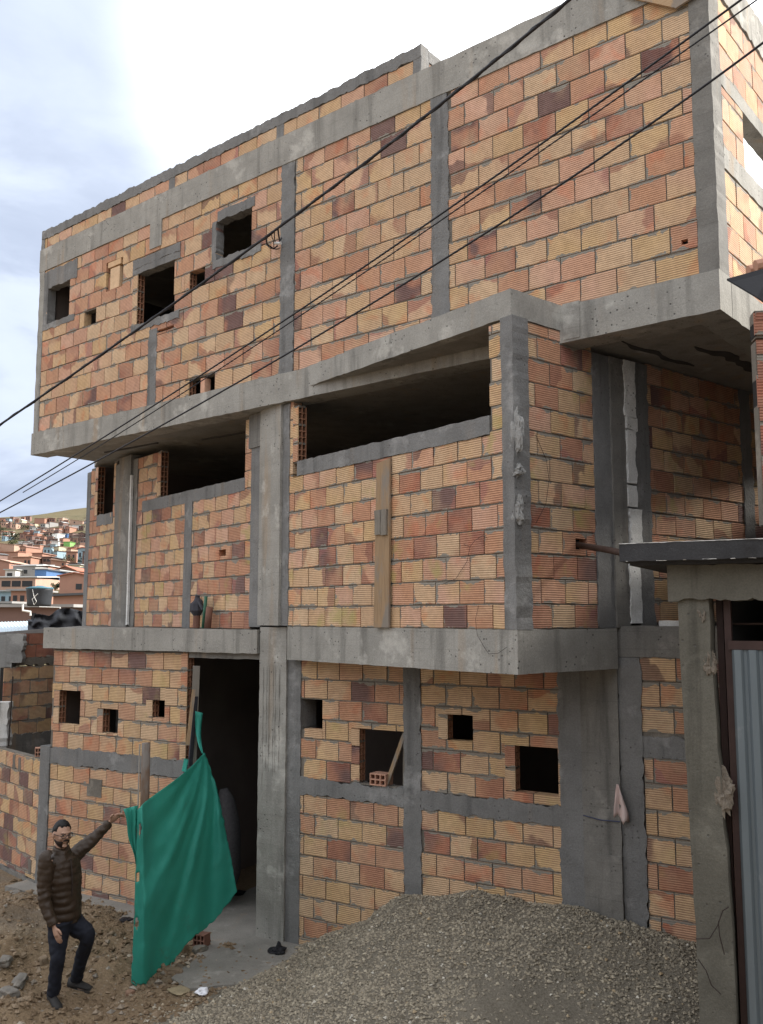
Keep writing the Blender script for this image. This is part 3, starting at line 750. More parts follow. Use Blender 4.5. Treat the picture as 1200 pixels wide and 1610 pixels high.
# loose block on the low wall corner
def hollow_block(name, fr, a, d, z, label, group=None, w=.30, h=.20, t=.12, rot=0, mat='clay'):
    o = fr.P(a, d, z); mb = MB(); ex = Vector((math.cos(rot), math.sin(rot), 0)); ey = Vector((-math.sin(rot), math.cos(rot), 0)); ez = Vector((0, 0, 1))
    def bx(x0, x1, y0, y1, z0, z1):
        P = lambda x, y, zz: o+ex*x+ey*y+ez*zz
        mb.hexa([P(x0, y0, z0), P(x1, y0, z0), P(x1, y1, z0), P(x0, y1, z0), P(x0, y0, z1), P(x1, y0, z1), P(x1, y1, z1), P(x0, y1, z1)])
    k = .012                                  # open face is x-z, length along y
    for i in range(3): zz = i*(h-k)/2; bx(0, t, 0, w, zz, zz+k)
    for i in range(4): xx = i*(t-k)/3; bx(xx, xx+k, .001, w-.001, k*.5, h-k*.5)
    bx(k, t-k, w-.02, w-.01, k, h-k)
    b = mb.build(name, M[mat], loc=o); tag(b, label, 'block', group); return b
hollow_block('hollow_block', FL, -.36, .02, -1.965, 'small broken hollow clay block lying on the corner of the low wall', w=.12, h=.12, t=.12, rot=.3)
# black tarpaulin over the boundary
mb = MB()
G = []
nu, nv = 26, 8
for j in range(nv+1):
    row = []
    for i in range(nu+1):
        u, v = i/nu, j/nv
        x = 44+u*96
        top = 966-10*max(0, math.sin((u-.25)*4.2))*(u > .25)+(8 if u < .1 else 0)+7*math.exp(-((u-.36)/.08)**2)
        y = top+(991-top)*v
        p = at(x, y, 16.3+.5*u-.5*v+.22*noise.noise((u*7, v*3, 2))+.08*noise.noise((u*19, v*7, 5)))
        row.append(p)
    G.append(row)
vs = [p for r in G for p in r]; w_ = nu+1
mb.raw(vs, [(j*w_+i, j*w_+i+1, (j+1)*w_+i+1, (j+1)*w_+i) for j in range(nv) for i in range(nu)])
o = mb.build('tarpaulin', M['blackplastic'], loc=G[-1][13], smooth=True); tag(o, 'crumpled black plastic sheet draped beside the pale roof at left', 'tarpaulin')
md = o.modifiers.new('thick', 'SOLIDIFY'); md.thickness = .01

# right: gate of the next plot
gate = thing('gateway', FG.P(.1, .1, -H), 'old concrete gateway with black slab canopy and grey corrugated steel door, right edge', 'gate')
mb = MB()
N = 22; rings = []
for i in range(N+1):
    z = -3.65+(3.65+.13)*i/N; t = z
    l = -.105+.035*min(1, max(0, (z+3.2)/3.2))*-0.9+.010*noise.noise((z*5, 1, 1)); r_ = .176-.068*min(1, max(0, (z+2.2)/1.9))+.012*noise.noise((z*6, 4, 1))
    l = -.062-.041*min(1, max(0, (z+2.26)/2.0))+.010*noise.noise((z*5, 1, 1))
    e = .01*noise.noise((z*4, 2, 2))
    rings.append([FG.P(l, e, z), FG.P(r_, e, z), FG.P(r_, .22, z), FG.P(l, .22, z)])
vs = [p for r in rings for p in r]
mb.raw(vs, [(i*4+k, i*4+(k+1) % 4, i*4+(k+1) % 4+4, i*4+k+4) for i in range(N) for k in range(4)])
part(mb, 'pillar', M['pillar'], None, gate)
for z, s_, k in ((-.33, .085, .85), (-1.22, .135, 1.35), (.02, .06, .7)):
    bm = bmesh.new(); bmesh.ops.create_icosphere(bm, subdivisions=4, radius=1); c_ = FG.P(s_, .034, z)
    for v in bm.verts:
        n = v.co.copy(); kk = 1+.5*noise.noise(n*1.5+Vector((z*9, 0, 0)))+.35*noise.noise(n*4+Vector((0, z*9, 0)))+.2*noise.noise(n*10)
        e_ = FG.d*n.x*.05*k+FG.n*n.y*.043; v.co = c_+Vector((e_.x, e_.y, n.z*.11*k))*kk
    mb = MB(); mb.raw([v.co for v in bm.verts], [tuple(v.index for v in f.verts) for f in bm.faces]); bm.free()
    if 'crumble' not in M: M['crumble'] = m_concrete('crumbled_mortar', (.15, .125, .10), (.29, .25, .20), .3, .6, 0, .4, 2.0)
    part(mb, 'broken_patch', M['crumble'], 'pale crumbled patch', gate)
mb = MB(); mb.rbox(FG, -.165, 3.0, .122, .37, -.03, .22, .012); part(mb, 'lintel', M['pillar'], None, gate)
mb = MB(); mb.rbox(FG, -.456, 3.0, .392, .517, -.22, 1.6, .005); part(mb, 'canopy', M['blackpaint'], 'black painted canopy slab', gate)
mb = MB(); n = 170; up_ = []; lo_ = []
for k in range(n+1):
    a = -.458+3.4*k/n; e = .004+.004*noise.noise((a*9, 1, 3))+.003*noise.noise((a*30, 4, 3)); w_ = .5205+.002*noise.noise((a*14, 2, 2))
    up_.append((a, w_)); lo_.append((a, w_-max(.001, e)))
for k in range(n):
    P = FG.P; (a0, u0), (a1, u1), (_, l0), (_, l1) = up_[k], up_[k+1], lo_[k], lo_[k+1]
    mb.hexa([P(a0, -.2245, l0), P(a1, -.2245, l1), P(a1, -.17, l1), P(a0, -.17, l0), P(a0, -.2245, u0), P(a1, -.2245, u1), P(a1, -.17, u1), P(a0, -.17, u0)])
part(mb, 'canopy_edge', M['white'], 'chipped white line along the canopy edge', gate)
for a, w_ in ((-.41, .03), (-.20, .07), (-.02, .02), (.11, .09), (.29, .03), (.40, .05)):
    mb = MB(); mb.rbox(FG, a, a+w_, .3905, .394, -.2225, -.19, .003, seg=.012); part(mb, 'paint_chip', M['white'], 'chip of white in the black canopy edge', gate)
mb = MB(); mb.rbox(FG, -.40, 3.0, .365, .394, -.15, 1.5, .002); part(mb, 'canopy_base', M['blackpaint'], None, gate)
mb = MB(); mb.box(FG, .19, .235, .09, .16, -3.65, .12); mb.box(FG, .13, .175, .16, .2, -3.65, .12); part(mb, 'door_frame', M['brownpaint'], None, gate)
mb = MB(); mb.box(FG, .215, 3.0, .06, .10, -.225, -.165); part(mb, 'door_rail', M['brownpaint'], None, gate)
mb = MB(); mb.tube([FG.P(.17, .25, -.05), FG.P(3, .25, -.04)], .008); part(mb, 'rod', M['rust'], None, gate)
mb = MB(); prof = []
a = .235
while a < 3.0:
    prof += [(a, .075), (a+.018, .05), (a+.060, .05), (a+.078, .075)]; a += .098
for (a0, d0), (a1, d1) in zip(prof, prof[1:]):
    P = FG.P
    mb.hexa([P(a0, d0, -3.62), P(a1, d1, -3.62), P(a1, d1+.004, -3.62), P(a0, d0+.004, -3.62), P(a0, d0, -.227), P(a1, d1, -.227), P(a1, d1+.004, -.227), P(a0, d0+.004, -.227)])
part(mb, 'door', M['sheet'], 'grey corrugated steel door leaf', gate)
mb = MB(); mb.box(FG, .40, 3.0, 1.3, 1.4, -3.65, .36); mb.bar(FG.P(.20, .24, -1.7), FG.P(.55, 1.35, -1.7), .05, 3.9); part(mb, 'inner_wall', M['dark'], None, gate)  # near-black wall paints in the shade behind the gate
# wires on the pillar
mb = MB()
mb.tube([FG.P(.16, -.03, -1.93), FG.P(.12, -.04, -1.96), FG.P(.085, -.035, -2.06), FG.P(.03, -.04, -2.15), FG.P(-.06, -.03, -2.17)], .004, n=5)
mb.tube([FG.P(.09, -.035, -2.03), FG.P(.095, -.04, -2.12), FG.P(.12, -.035, -2.24)], .004, n=5)
mb.tube([FG.P(-.05, -.03, -2.30), FG.P(.0, -.04, -2.36), FG.P(.03, -.035, -2.45), FG.P(.09, -.03, -2.50)], .004, n=5)
part(mb, 'wire', M['wire'], 'thin black wire stuck to the pillar', gate)

# right edge: sliver of the next house, its eave sheet
NR = Fr(at(1189, 560, 6.15).to_2d(), Vector((1, -.12)))
hR = thing('neighbour_house', NR.P(.4, .5, -H), 'red clay block neighbour house with dark eave sheet, sliver at the right edge', 'house')
mb = MB(); block_wall(mb, NR, 0.0, 4.5, .62, 2.10, .30, .235, [(-.01, .16, 1.45, 1.62), (-.01, .16, 1.9, 2.02)], shift=.4)
jamb(mb, NR, .12, 1.42, 1.66, .24, 2, .115); jamb(mb, NR, .12, 1.93, 2.10, .2, 2, .115)
part(mb, 'block_wall', BM('blockred'), None, hR)
mb = MB(); al = [FB.P(1.0, -.55, 0), FB.P(9, -.55, 0), FB.P(9, -5, 0), FB.P(-.6, -5, 0), FB.P(-.6, -.75, 0)]  # unseen bulk added beside the alley to keep the sun off it
mb.prism([p.to_2d().to_3d() for p in al], -3.65, 3.15); part(mb, 'sun_block_wall', M['plaster'], None, hR)
mb = MB()
A = at(1143, 441, 5.9); B_ = at(1215, 421, 5.9); Cc = at(1215, 486, 5.75); Dd = at(1190, 469, 5.75)
A2 = at(1143, 442, 5.9)
E1 = B_+Vector((.6, .2, .05)); E2 = Cc+Vector((.6, 0, -.05))
n_ = Vector((0, 0, .012))
mb.hexa([A, Dd, Cc, B_, A+n_, Dd+n_, Cc+n_, B_+n_]); part(mb, 'eave_sheet', M['blackplastic'], 'dark sheet metal eave', hR)
mb = MB(); a, b = at(1188, 418, 6.0), at(1230, 408, 6.0); mb.tube([a, b], .04); mb.tube([a+Vector((0, .12, .01)), b+Vector((0, .12, .01))], .04); part(mb, 'ridge_tile', M['clay'], None, hR)

# ================================================================= THINGS ON AND ABOUT THE BUILDING
def add(name, mb, mat, loc, label, cat, group=None, smooth=False):
    return tag(mb.build(name, mat, loc=loc, smooth=smooth), label, cat, group)
# plank against the second-floor wall
mb = MB(); mb.hexa([F2.P(-1.895, -.045, -.105), F2.P(-1.655, -.045, -.105), F2.P(-1.655, -.02, -.105), F2.P(-1.895, -.02, -.105), F2.P(-1.86, -.035, 1.57), F2.P(-1.645, -.035, 1.60), F2.P(-1.645, -.012, 1.60), F2.P(-1.86, -.012, 1.57)])
pl = add('plank', mb, M['wood'], F2.P(-1.77, -.03, -.1), 'long weathered plank standing against the wall below the wide opening', 'plank')
mb = MB(); mb.rbox(F2, -1.862, -1.775, .83, 1.08, -.060, -.04, .004); mb.build('cleat', M['woodgrey'], pl)
mb = MB(); mb.rbox(F2, -1.762, -1.675, .82, 1.08, -.060, -.04, .004); mb.build('cleat', M['woodgrey'], pl)
# form board at the roof corner
mb = MB(); P = F3.P
mb.hexa([P(-.42, -.05, 5.66), P(.05, -.05, 5.335), P(.36, -.05, 5.40), P(.36, -.05, 5.66), P(-.42, -.024, 5.66), P(.05, -.024, 5.335), P(.36, -.024, 5.40), P(.36, -.024, 5.66)])
add('form_board', mb, M['woodh'], P(0, -.04, 5.34), 'tan plywood form board fixed under the top right corner of the roof beam', 'board')
# round pole from the wall to the gate canopy
mb = MB(); mb.tube([F2b.P(.88, .03, .665), F2b.P(.9, -.02, .665)*.55+FG.P(-.40, .35, .45)*.45, FG.P(-.40, .35, .45)], .028, n=10)
add('pole', mb, M['rust'], F2b.P(.9, 0, .66), 'rusty brown pole sticking out of a hole in the wall towards the black canopy', 'pole', smooth=True)
# pipes and wrapped bundle on the ledge
mb = MB(); Pz = lambda a, d, z: F2.P(a, d, z)
mb.tube([Pz(-5.60, -.12, -.145), Pz(-5.61, -.11, .12)], .048, n=10); b1_ = add('pipe_stub', mb, M['claypipe'], Pz(-5.6, -.12, -.145), 'brown pipe stub wrapped in dark cloth standing on the ledge', 'pipe')
mb = MB(); mb.tube([Pz(-5.61, -.11, .02), Pz(-5.60, -.12, .08), Pz(-5.62, -.11, .16), Pz(-5.60, -.10, .21), Pz(-5.63, -.1, .25), Pz(-5.62, -.1, .285)], [.05, .085, .09, .06, .035, .03], n=9); mb.tube([Pz(-5.55, -.12, .2), Pz(-5.46, -.12, .12), Pz(-5.42, -.13, .09)], [.02, .022, .012], n=6)
mb.build('cloth_wrap', M['greyrag'], b1_)
mb = MB(); mb.tube([Pz(-5.41, -.12, -.145), Pz(-5.385, -.1, .27)], .022, n=10); add('pipe_stub', mb, M['greenpipe'], Pz(-5.41, -.12, -.145), 'thin dark green pipe standing upright on the ledge between two brown pipes', 'pipe', smooth=True)
mb = MB(); mb.tube([Pz(-5.29, -.12, -.145), Pz(-5.28, -.1, .13)], .045, n=10); add('pipe_stub', mb, M['claypipe'], Pz(-5.29, -.12, -.145), 'thick plain brown pipe stub on the ledge right of the green pipe', 'pipe', smooth=True)
# bits in the ground floor window
hollow_block('hollow_block', F1, 1.035, -.035, -1.806, 'hollow clay block lying in the ground floor window beside a slanted batten', w=.16, h=.125, t=.20, rot=-.55+R(0))
mb = MB(); mb.bar(F1.P(1.215, .02, -1.80), F1.P(1.425, .06, -1.235), .045, .025, side=F1.P(1, 0, 0)-F1.P(0, 0, 0)); add('batten', mb, M['wood'], F1.P(1.21, .02, -1.8), 'slanted wooden batten leaning across the ground floor window', 'batten')
mb = MB(); mb.bar(F1.P(1.41, .09, -1.80), F1.P(1.415, .09, -1.30), .05, .03, side=F1.P(1, 0, 0)-F1.P(0, 0, 0)); add('batten', mb, M['woodgrey'], F1.P(1.41, .09, -1.8), 'short grey batten standing upright at the right jamb of the ground floor window', 'batten')
# loose flat brick on the slab at right
mb = MB(); mb.rbox(F1, 4.17, 4.5, -.085, -.035, .05, .2, .006); add('brick', mb, M['white'], F1.P(4.3, .1, -.085), 'pale flat brick lying on the slab edge behind the gateway pillar', 'brick')
# rag hung on the column
mb = MB()
gr = []
for j in range(9):
    v = j/8; row = []
    for i in range(7):
        u = i/6
        a = 3.76+(-.03+.13*u)*min(1, .15+v*1.1); z = -1.545-.30*v-.045*(u > .6)*v+.03*math.sin(u*9)*v
        row.append(F1.P(a, -.058-.03*math.sin(u*8+v*2)*v-.015*noise.noise((u*4, v*4, 1)), z))
    gr.append(row)
mb.raw([p for r in gr for p in r], [(j*7+i, j*7+i+1, j*7+i+8, j*7+i+7) for j in range(8) for i in range(6)])
o = add('rag', mb, M['rag'], F1.P(3.78, -.06, -1.54), 'small white and reddish rag hanging on the ground floor column', 'rag', smooth=True)
md = o.modifiers.new('thick', 'SOLIDIFY'); md.thickness = .004
mb = MB(); mb.tube([F1.P(3.43, -.06, -1.86), F1.P(3.6, -.062, -1.885), F1.P(3.78, -.06, -1.88)], .005, n=5); add('string', mb, m_plain('blue_string', (.05, .06, .12), .8), F1.P(3.43, -.06, -1.86), 'thin blue string tied round the column under the rag', 'string')
# loose tie wires on the middle storey
def wires(label, *lines, r=.0022):
    mb = MB()
    for l in lines: mb.tube(l, r, n=5)
    add('tie_wire', mb, M['wire'], lines[0][0], label, 'wire')
wires('thin rusty wire hanging down over the slab edge near its right corner', [F2.P(-.42, -.012, .10), F2.P(-.45, -.02, -.02), F2.P(-.42, -.03, -.16), F2.P(-.33, -.03, -.27), F2.P(-.28, -.03, -.32), F2.P(-.16, -.035, -.31), F2.P(-.06, -.03, -.255)])
wires('thin rusty wire with a small fork on the wall left of the corner column', [F2.P(-.60, -.012, .66), F2.P(-.50, -.03, .63), F2.P(-.44, -.03, .68), F2.P(-.34, -.03, .72), F2.P(-.30, -.014, .70)], [F2.P(-.50, -.03, .63), F2.P(-.55, -.02, .50), F2.P(-.70, -.02, .35), F2.P(-.9, -.015, .30)])
wires('thin looping wire on the narrow right side wall of the middle floor', [F2b.P(.30, -.015, 1.62), F2b.P(.42, -.03, 1.4), F2b.P(.45, -.03, 1.22), F2b.P(.40, -.03, 1.0), F2b.P(.28, -.015, .82)])
# service wires by the upper column
mb = MB()
def hw_(*pts): return [F3.hit(x, y, d) for x, y, d in pts]
mb.tube(hw_((418, 371, -.40), (418.5, 375, -.34), (420, 384, -.2), (427, 389, -.12), (431, 391, -.05), (437, 386, -.03)), .010, n=6)
mb.tube(hw_((427.5, 364, -.40), (427.5, 372, -.25), (430, 378, -.12), (431, 390, -.05)), .006, n=5)
mb.tube(hw_((431.6, 361, -.40), (431.6, 375.5, -.2), (433, 381, -.05)), .007, n=5)
mb.tube(hw_((437, 357, -.40), (438, 368, -.25), (440, 379, -.06), (443, 374, -.03)), .010, n=6)
mb.tube(hw_((418, 383, -.06), (424, 390, -.08), (433, 392, -.05), (440, 391, -.03)), .006, n=5)
sw = add('service_wires', mb, M['cable'], F3.hit(431, 388, -.05), 'tangle of black service wires hooked to the wall beside the upper column', 'wires')
mb = MB(); mb.tube([*hw_((432, 382.5, -.08), (442, 382.3, -.06))], .018, n=8); mb.build('insulator', M['pvc'], sw)

# overhead cables -------------------------------------------------------------------
def cable(label, spec, r, twist=0):
    P3 = [F3.hit(x, y, d) for x, y, d in spec]
    def lag(t):
        n = len(P3); ts = [i/(n-1) for i in range(n)]; s_ = Vector((0, 0, 0))
        for i in range(n):
            w = 1
            for j in range(n):
                if j != i: w *= (t-ts[j])/(ts[i]-ts[j])
            s_ += P3[i]*w
        return s_
    pts = [lag(-.12+1.3*i/60) for i in range(61)]
    mb = MB(); mb.tube(pts, r, n=7)
    if twist:
        rp = []
        for i in range(241):
            t = -.12+1.3*i/240; p = lag(t); a = i*.55
            rp.append(p+Vector((math.cos(a)*r*.75, 0, math.sin(a)*r*.9)))
        mb.tube(rp, r*.62, n=6)
    add('overhead_cable', mb, M['cable'], pts[0], label, 'cable', 'overhead cables crossing the street', smooth=True)
cable('thick twisted black cable, uppermost of the overhead lines', [(0, 668, -1.2), (430, 364, -.42), (890, 4, -1.3)], .0155, 1)
cable('medium black cable, upper strand of the close pair across the facade', [(0, 788, -1.5), (453, 500, -1.5), (1165, 0, -1.6)], .0085)
cable('thin black cable, lower strand of the close pair across the facade', [(100, 736, -1.45), (467, 500, -1.48), (1190, 0, -1.6)], .0060)
cable('black cable, lowest and rightmost of the overhead lines', [(0, 806, -1.7), (547, 500, -1.7), (1199, 68, -1.7)], .0085)

# ================================================================= DOORWAY, POST AND GREEN MESH
mb = MB(); PZ = 9.75
pb, pt = at(223, 1543, PZ), at(230, 1168, PZ)
pb.z = -.1
mb.tube([pb, pb.lerp(pt, .35)+Vector((.006, 0, 0)), pb.lerp(pt, .7)-Vector((.004, 0, 0)), pt], [.050, .047, .046, .044], n=14)
add('wooden_post', mb, M['post'], Vector((pb.x, pb.y, 0)), 'round brown wooden post carrying the green mesh', 'post', smooth=True)
mb = MB(); a, b = at(208, 1547, 9.62), at(220, 1170, 9.68); a.z = -.05; mb.tube([a, a.lerp(b, .5)+Vector((.004, 0, 0)), b], .008, n=6)
add('thin_rod', mb, m_plain('grey_rod', (.30, .28, .25), .6), Vector((a.x, a.y, 0)), 'thin grey rod tied along the left of the wooden post', 'rod')
def interp(pts, t):
    n = len(pts)-1; k = min(int(t*n), n-1); u = t*n-k
    p0 = pts[max(k-1, 0)]; p1 = pts[k]; p2 = pts[k+1]; p3 = pts[min(k+2, n)]
    return tuple(.5*((2*b)+(-a+c)*u+(2*a-5*b+4*c-d)*u*u+(-a+3*b-3*c+d)*u**3) for a, b, c, d in zip(p0, p1, p2, p3))
top = [(216, 1274), (232, 1258), (276, 1226), (300, 1206), (322, 1183)]
rgt = [(322, 1183), (341, 1238), (352, 1290), (362, 1342), (373, 1402)]
bot = [(206, 1547), (232, 1549), (262, 1527), (296, 1482), (336, 1448), (373, 1402)]
lft = [(216, 1274), (214, 1350), (212, 1420), (209, 1490), (206, 1547)]
YR = 11.05
nu, nv = 56, 60
G = []; UV = []
for j in range(nv+1):
    v = j/nv; row = []
    for i in range(nu+1):
        u = i/nu
        T, B2, Lf, Rg = interp(top, u), interp(bot, u), interp(lft, v), interp(rgt, v)
        x, y = [(1-v)*T[k]+v*B2[k]+(1-u)*Lf[k]+u*Rg[k]-((1-u)*(1-v)*top[0][k]+u*(1-v)*top[-1][k]+(1-u)*v*bot[0][k]+u*v*bot[-1][k]) for k in (0, 1)]
        Y = 9.60+(YR-9.60)*max(0, (u-.16)/.84)**1.05
        # folds fanning out from the tied top right corner, belly between post and jamb
        ang = math.atan2(v+.02, 1.02-u)
        rad = math.hypot(v, 1-u)
        fo = .065*math.sin(ang*13+1.2*math.sin(rad*4))*min(1, rad*2)*(.35+.65*u)+.030*math.sin(ang*31+2+1.5*noise.noise((rad*3, 2, 2)))*min(1, rad*2)*u
        fo += .10*math.sin(math.pi*u)*math.sin(math.pi*min(1, v*1.1))
        fo += .03*noise.noise((u*4, v*5, 3))+.016*noise.noise((u*13+v*5, v*15-u*7, 8))
        if u < .2: fo = fo*(u/.2)+.012*noise.noise((u*9, v*7, 2))
        if v > .93: y += 3.5*noise.noise((u*37, 1, 6))+2*noise.noise((u*90, 1, 2)); x += 2*noise.noise((u*41, 3, 6))
        if u > .95: x += 2.0*noise.noise((v*21, 2, 6))
        if u < .04: x += 2.2*noise.noise((v*19, 8, 6))
        row.append(at(x, y, Y-fo))
    G.append(row)
mb = MB(); w_ = nu+1
holes = [(.055, .36), (.06, .62), (.10, .13)]
fs = []
for j in range(nv):
    for i in range(nu):
        u, v = (i+.5)/nu, (j+.5)/nv
        if any(((u-a)/.035)**2+((v-b)/.028)**2 < 1+.5*noise.noise((i*1.3, j*1.1, 1)) for a, b in holes): continue
        if v > .965 and u < .5 and noise.noise((i*.9, j*.7, 4)) > .1: continue
        fs.append((j*w_+i, j*w_+i+1, (j+1)*w_+i+1, (j+1)*w_+i))
mb.raw([p for r in G for p in r], fs)
def patch(rows, n=6):
    base_i = len(mb.v); m_ = len(rows[0])
    mb.raw([p for r in rows for p in r], [(j*m_+i, j*m_+i+1, (j+1)*m_+i+1, (j+1)*m_+i) for j in range(len(rows)-1) for i in range(m_-1)])
# flap pulled left by the hand
rows = []
for j in range(13):
    v = j/12; xl = 194.5+18*v**1.1+1.5*math.sin(v*9); row = []
    for i in range(9):
        u = i/8
        x = xl+(217-xl)*u; y = 1272-6*u+(85+0*u)*v+ (4*math.sin(u*7))*v
        row.append(at(x, y, 9.60+.05*u-.03*math.sin(u*10+v*3)))
    rows.append(row)
patch(rows)
# strip rising inside the doorway, and the tie
rows = []
for j in range(13):
    v = j/12; row = []
    for i in range(4):
        u = i/3; x = 307+4*u+8*u*(1-v)+10*v**3; y = 1118+66*v+3*u
        row.append(at(x, y, 11.35-.3*v**3+.02*math.sin(u*6+v*4)))
    rows.append(row)
patch(rows)
rows = []
for j in range(7):
    v = j/6; row = []
    for i in range(4):
        u = i/3; row.append(at(290+7*u-4*v, 1192+20*v+2*u, 11.25-.45*v+.02*math.sin(u*6)))
    rows.append(row)
patch(rows)
tp = add('mesh_screen', mb, M['tarp'], Vector((G[-1][8].x, G[-1][8].y, 0)), 'torn green mesh screen stretched from the wooden post to the doorway', 'screen', smooth=True)
md = tp.modifiers.new('thick', 'SOLIDIFY'); md.thickness = .003
mb = MB(); mb.bar(at(302, 1230, 11.42), at(309, 1047, 11.40), .085, .03, side=(1, .2, 0)); add('plank', mb, M['woodgrey'], at(302, 1230, 11.42), 'upright grey plank inside the left jamb of the doorway, behind the slanted one', 'plank')
mb = MB(); mb.bar(at(295, 1172, 11.2), at(305, 1084, 11.28), .045, .02, side=(1, .2, 0)); add('plank', mb, M['wood'], at(295, 1172, 11.2), 'short slanted brown plank at the left jamb of the doorway', 'plank')
mb = MB(); mb.bar(at(299, 1205, 11.35), at(308, 1095, 11.38), .06, .02, side=(.6, .8, 0)); add('plank', mb, M['greyrag'], at(299, 1205, 11.35), 'dark board between the two planks at the left jamb of the doorway', 'plank')
# sack in the dim doorway
mb = MB(); pts = [at(352+4*math.sin(i*.6)+i*.9, 1240+i*17, 12.0) for i in range(10)]
mb.tube(pts, [.05, .11, .13, .15, .17, .18, .19, .20, .19, .12], n=10); add('sack', mb, m_plain('speckled_sack', (.055, .052, .055), .95, .6, 40), pts[-1], 'dark speckled sack standing in the doorway behind the green mesh', 'sack', smooth=True)

# ================================================================= GRAVEL
def heap(s, qq):
    T = [(-.3, 0), (.06, 0), (.34, .10), (.84, .39), (1.48, .74), (2.2, .87), (3.2, .93), (3.9, .84), (4.4, .80), (5.6, .55), (7, .2)]
    t = 0
    for (a, za), (b, zb) in zip(T, T[1:]):
        if a <= s <= b: t = za+(zb-za)*(s-a)/(b-a)
    h = t*1.02-max(0, qq-.12)*.36
    h2 = .035*min(1, max(0, (s-.12-.12*noise.noise((qq*2, 1, 1)))/.2))*min(1, max(0, (2.6-qq)/.4))
    p = Vector((s, qq, 0))
    h = max(h, h2*1.0)
    return h+(.085*noise.noise(p*1.5)+.030*noise.noise(p*4.3))*min(1, h*4)-.012
heap_n = 0
mb = MB(); ss = [-.1+.05*i for i in range(135)]; qs = [-.04+.05*i for i in range(74)]
mb.raw([F1q(s, qv, heap(s, qv)+.004) for qv in qs for s in ss], [(j*135+i, j*135+i+1, (j+1)*135+i+1, (j+1)*135+i) for j in range(73) for i in range(134)], 0)
rng = random.Random(3)
oc = [(1, 0, 0), (-1, 0, 0), (0, 1, 0), (0, -1, 0), (0, 0, 1), (0, 0, -1)]
of = [(0, 2, 4), (2, 1, 4), (1, 3, 4), (3, 0, 4), (2, 0, 5), (1, 2, 5), (3, 1, 5), (0, 3, 5)]
def stone(mb, p, r, c, m=1, flat=.7):
    ax, ay, az = r*rng.uniform(.7, 1.4), r*rng.uniform(.6, 1.1), r*rng.uniform(.45, .85)
    rot = Matrix.Rotation(rng.uniform(0, 6.28), 3, 'Z') @ Matrix.Rotation(rng.uniform(-.6, .6), 3, 'X')
    mb.raw([p+rot @ Vector((x*ax*rng.uniform(.75, 1.2), y*ay*rng.uniform(.75, 1.2), z*az)) for x, y, z in oc], of, m, c)
for k in range(52000):
    s = rng.uniform(-.15, 5.2); qv = rng.uniform(-.02, 3.4)
    h = heap(s, qv)
    if h < .012 and rng.random() > .25*math.exp(-max(0, (.3-s))*3): continue
    # sandy, finer area at the lower right
    sandy = min(1, max(0, (s-2.75-.5*noise.noise((s*1.2, qv*1.2, 3)))/.4))*min(1, max(0, (qv-.75-.3*noise.noise((s*1.5, qv*1.5, 8)))/.3))
    if rng.random() < sandy*.88: continue
    r = rng.choice((.008, .010, .012, .014, .017, .023))
    z = max(h, ground_z(*F1q(s, qv).to_2d())) if h < .02 else h
    stone(mb, F1q(s, qv, z+r*.3), r, (min(1, max(0, rng.gauss(.45, .25))), 0, 0))
tag(mb.build('gravel_pile', [M['sand'], M['stone']], loc=F1q(2.2, .8)), 'heap of grey crushed gravel piled against the ground floor wall', 'gravel', kind='stuff')

# loose rubble in the soil
mb = MB()
for k in range(16000):
    s = rng.uniform(-4.8, .3); qv = rng.uniform(-.05, 3.6)
    if s > -1.6 and qv < .35: continue
    d = .5+.5*noise.noise((s*1.3, qv*1.3, 5))
    if rng.random() > d: continue
    r = rng.choice((.006, .008, .010, .013, .016, .020, .028, .040)); p = F1q(s, qv)
    stone(mb, Vector((p.x, p.y, ground_z(p.x, p.y)+r*.25)), r, (min(1, max(0, rng.gauss(.45, .28))), 0, 0), 0)
tag(mb.build('rubble', M['rubble'], loc=F1q(-2, 1.5)), 'small stones and broken clay scattered over the soil', 'rubble', kind='stuff')

def rock(p, sx, sy, sz, seed, rot=0.0):
    bm = bmesh.new(); bmesh.ops.create_icosphere(bm, subdivisions=3, radius=1)
    Rm = Matrix.Rotation(rot, 3, 'Z')
    for v in bm.verts:
        n = v.co.copy()
        cub = Vector([math.copysign(abs(k)**.6, k) for k in n])
        cub *= 1+.28*noise.noise(n*1.3+Vector((seed, 0, 0)))+.12*noise.noise(n*3.5+Vector((seed, 3, 0)))
        v.co = p+Rm @ Vector((cub.x*sx, cub.y*sy, cub.z*sz))
    mb = MB(); bm.verts.ensure_lookup_table(); mb.raw([v.co for v in bm.verts], [tuple(v.index for v in f.verts) for f in bm.faces]); bm.free()
    return mb
def on_ground(x, y, dz=0.0):
    r = ray(x, y); k = -H/r.z; p = r*k
    return Vector((p.x, p.y, ground_z(p.x, p.y)+dz))
GR = 'larger stones lying in the rubble'
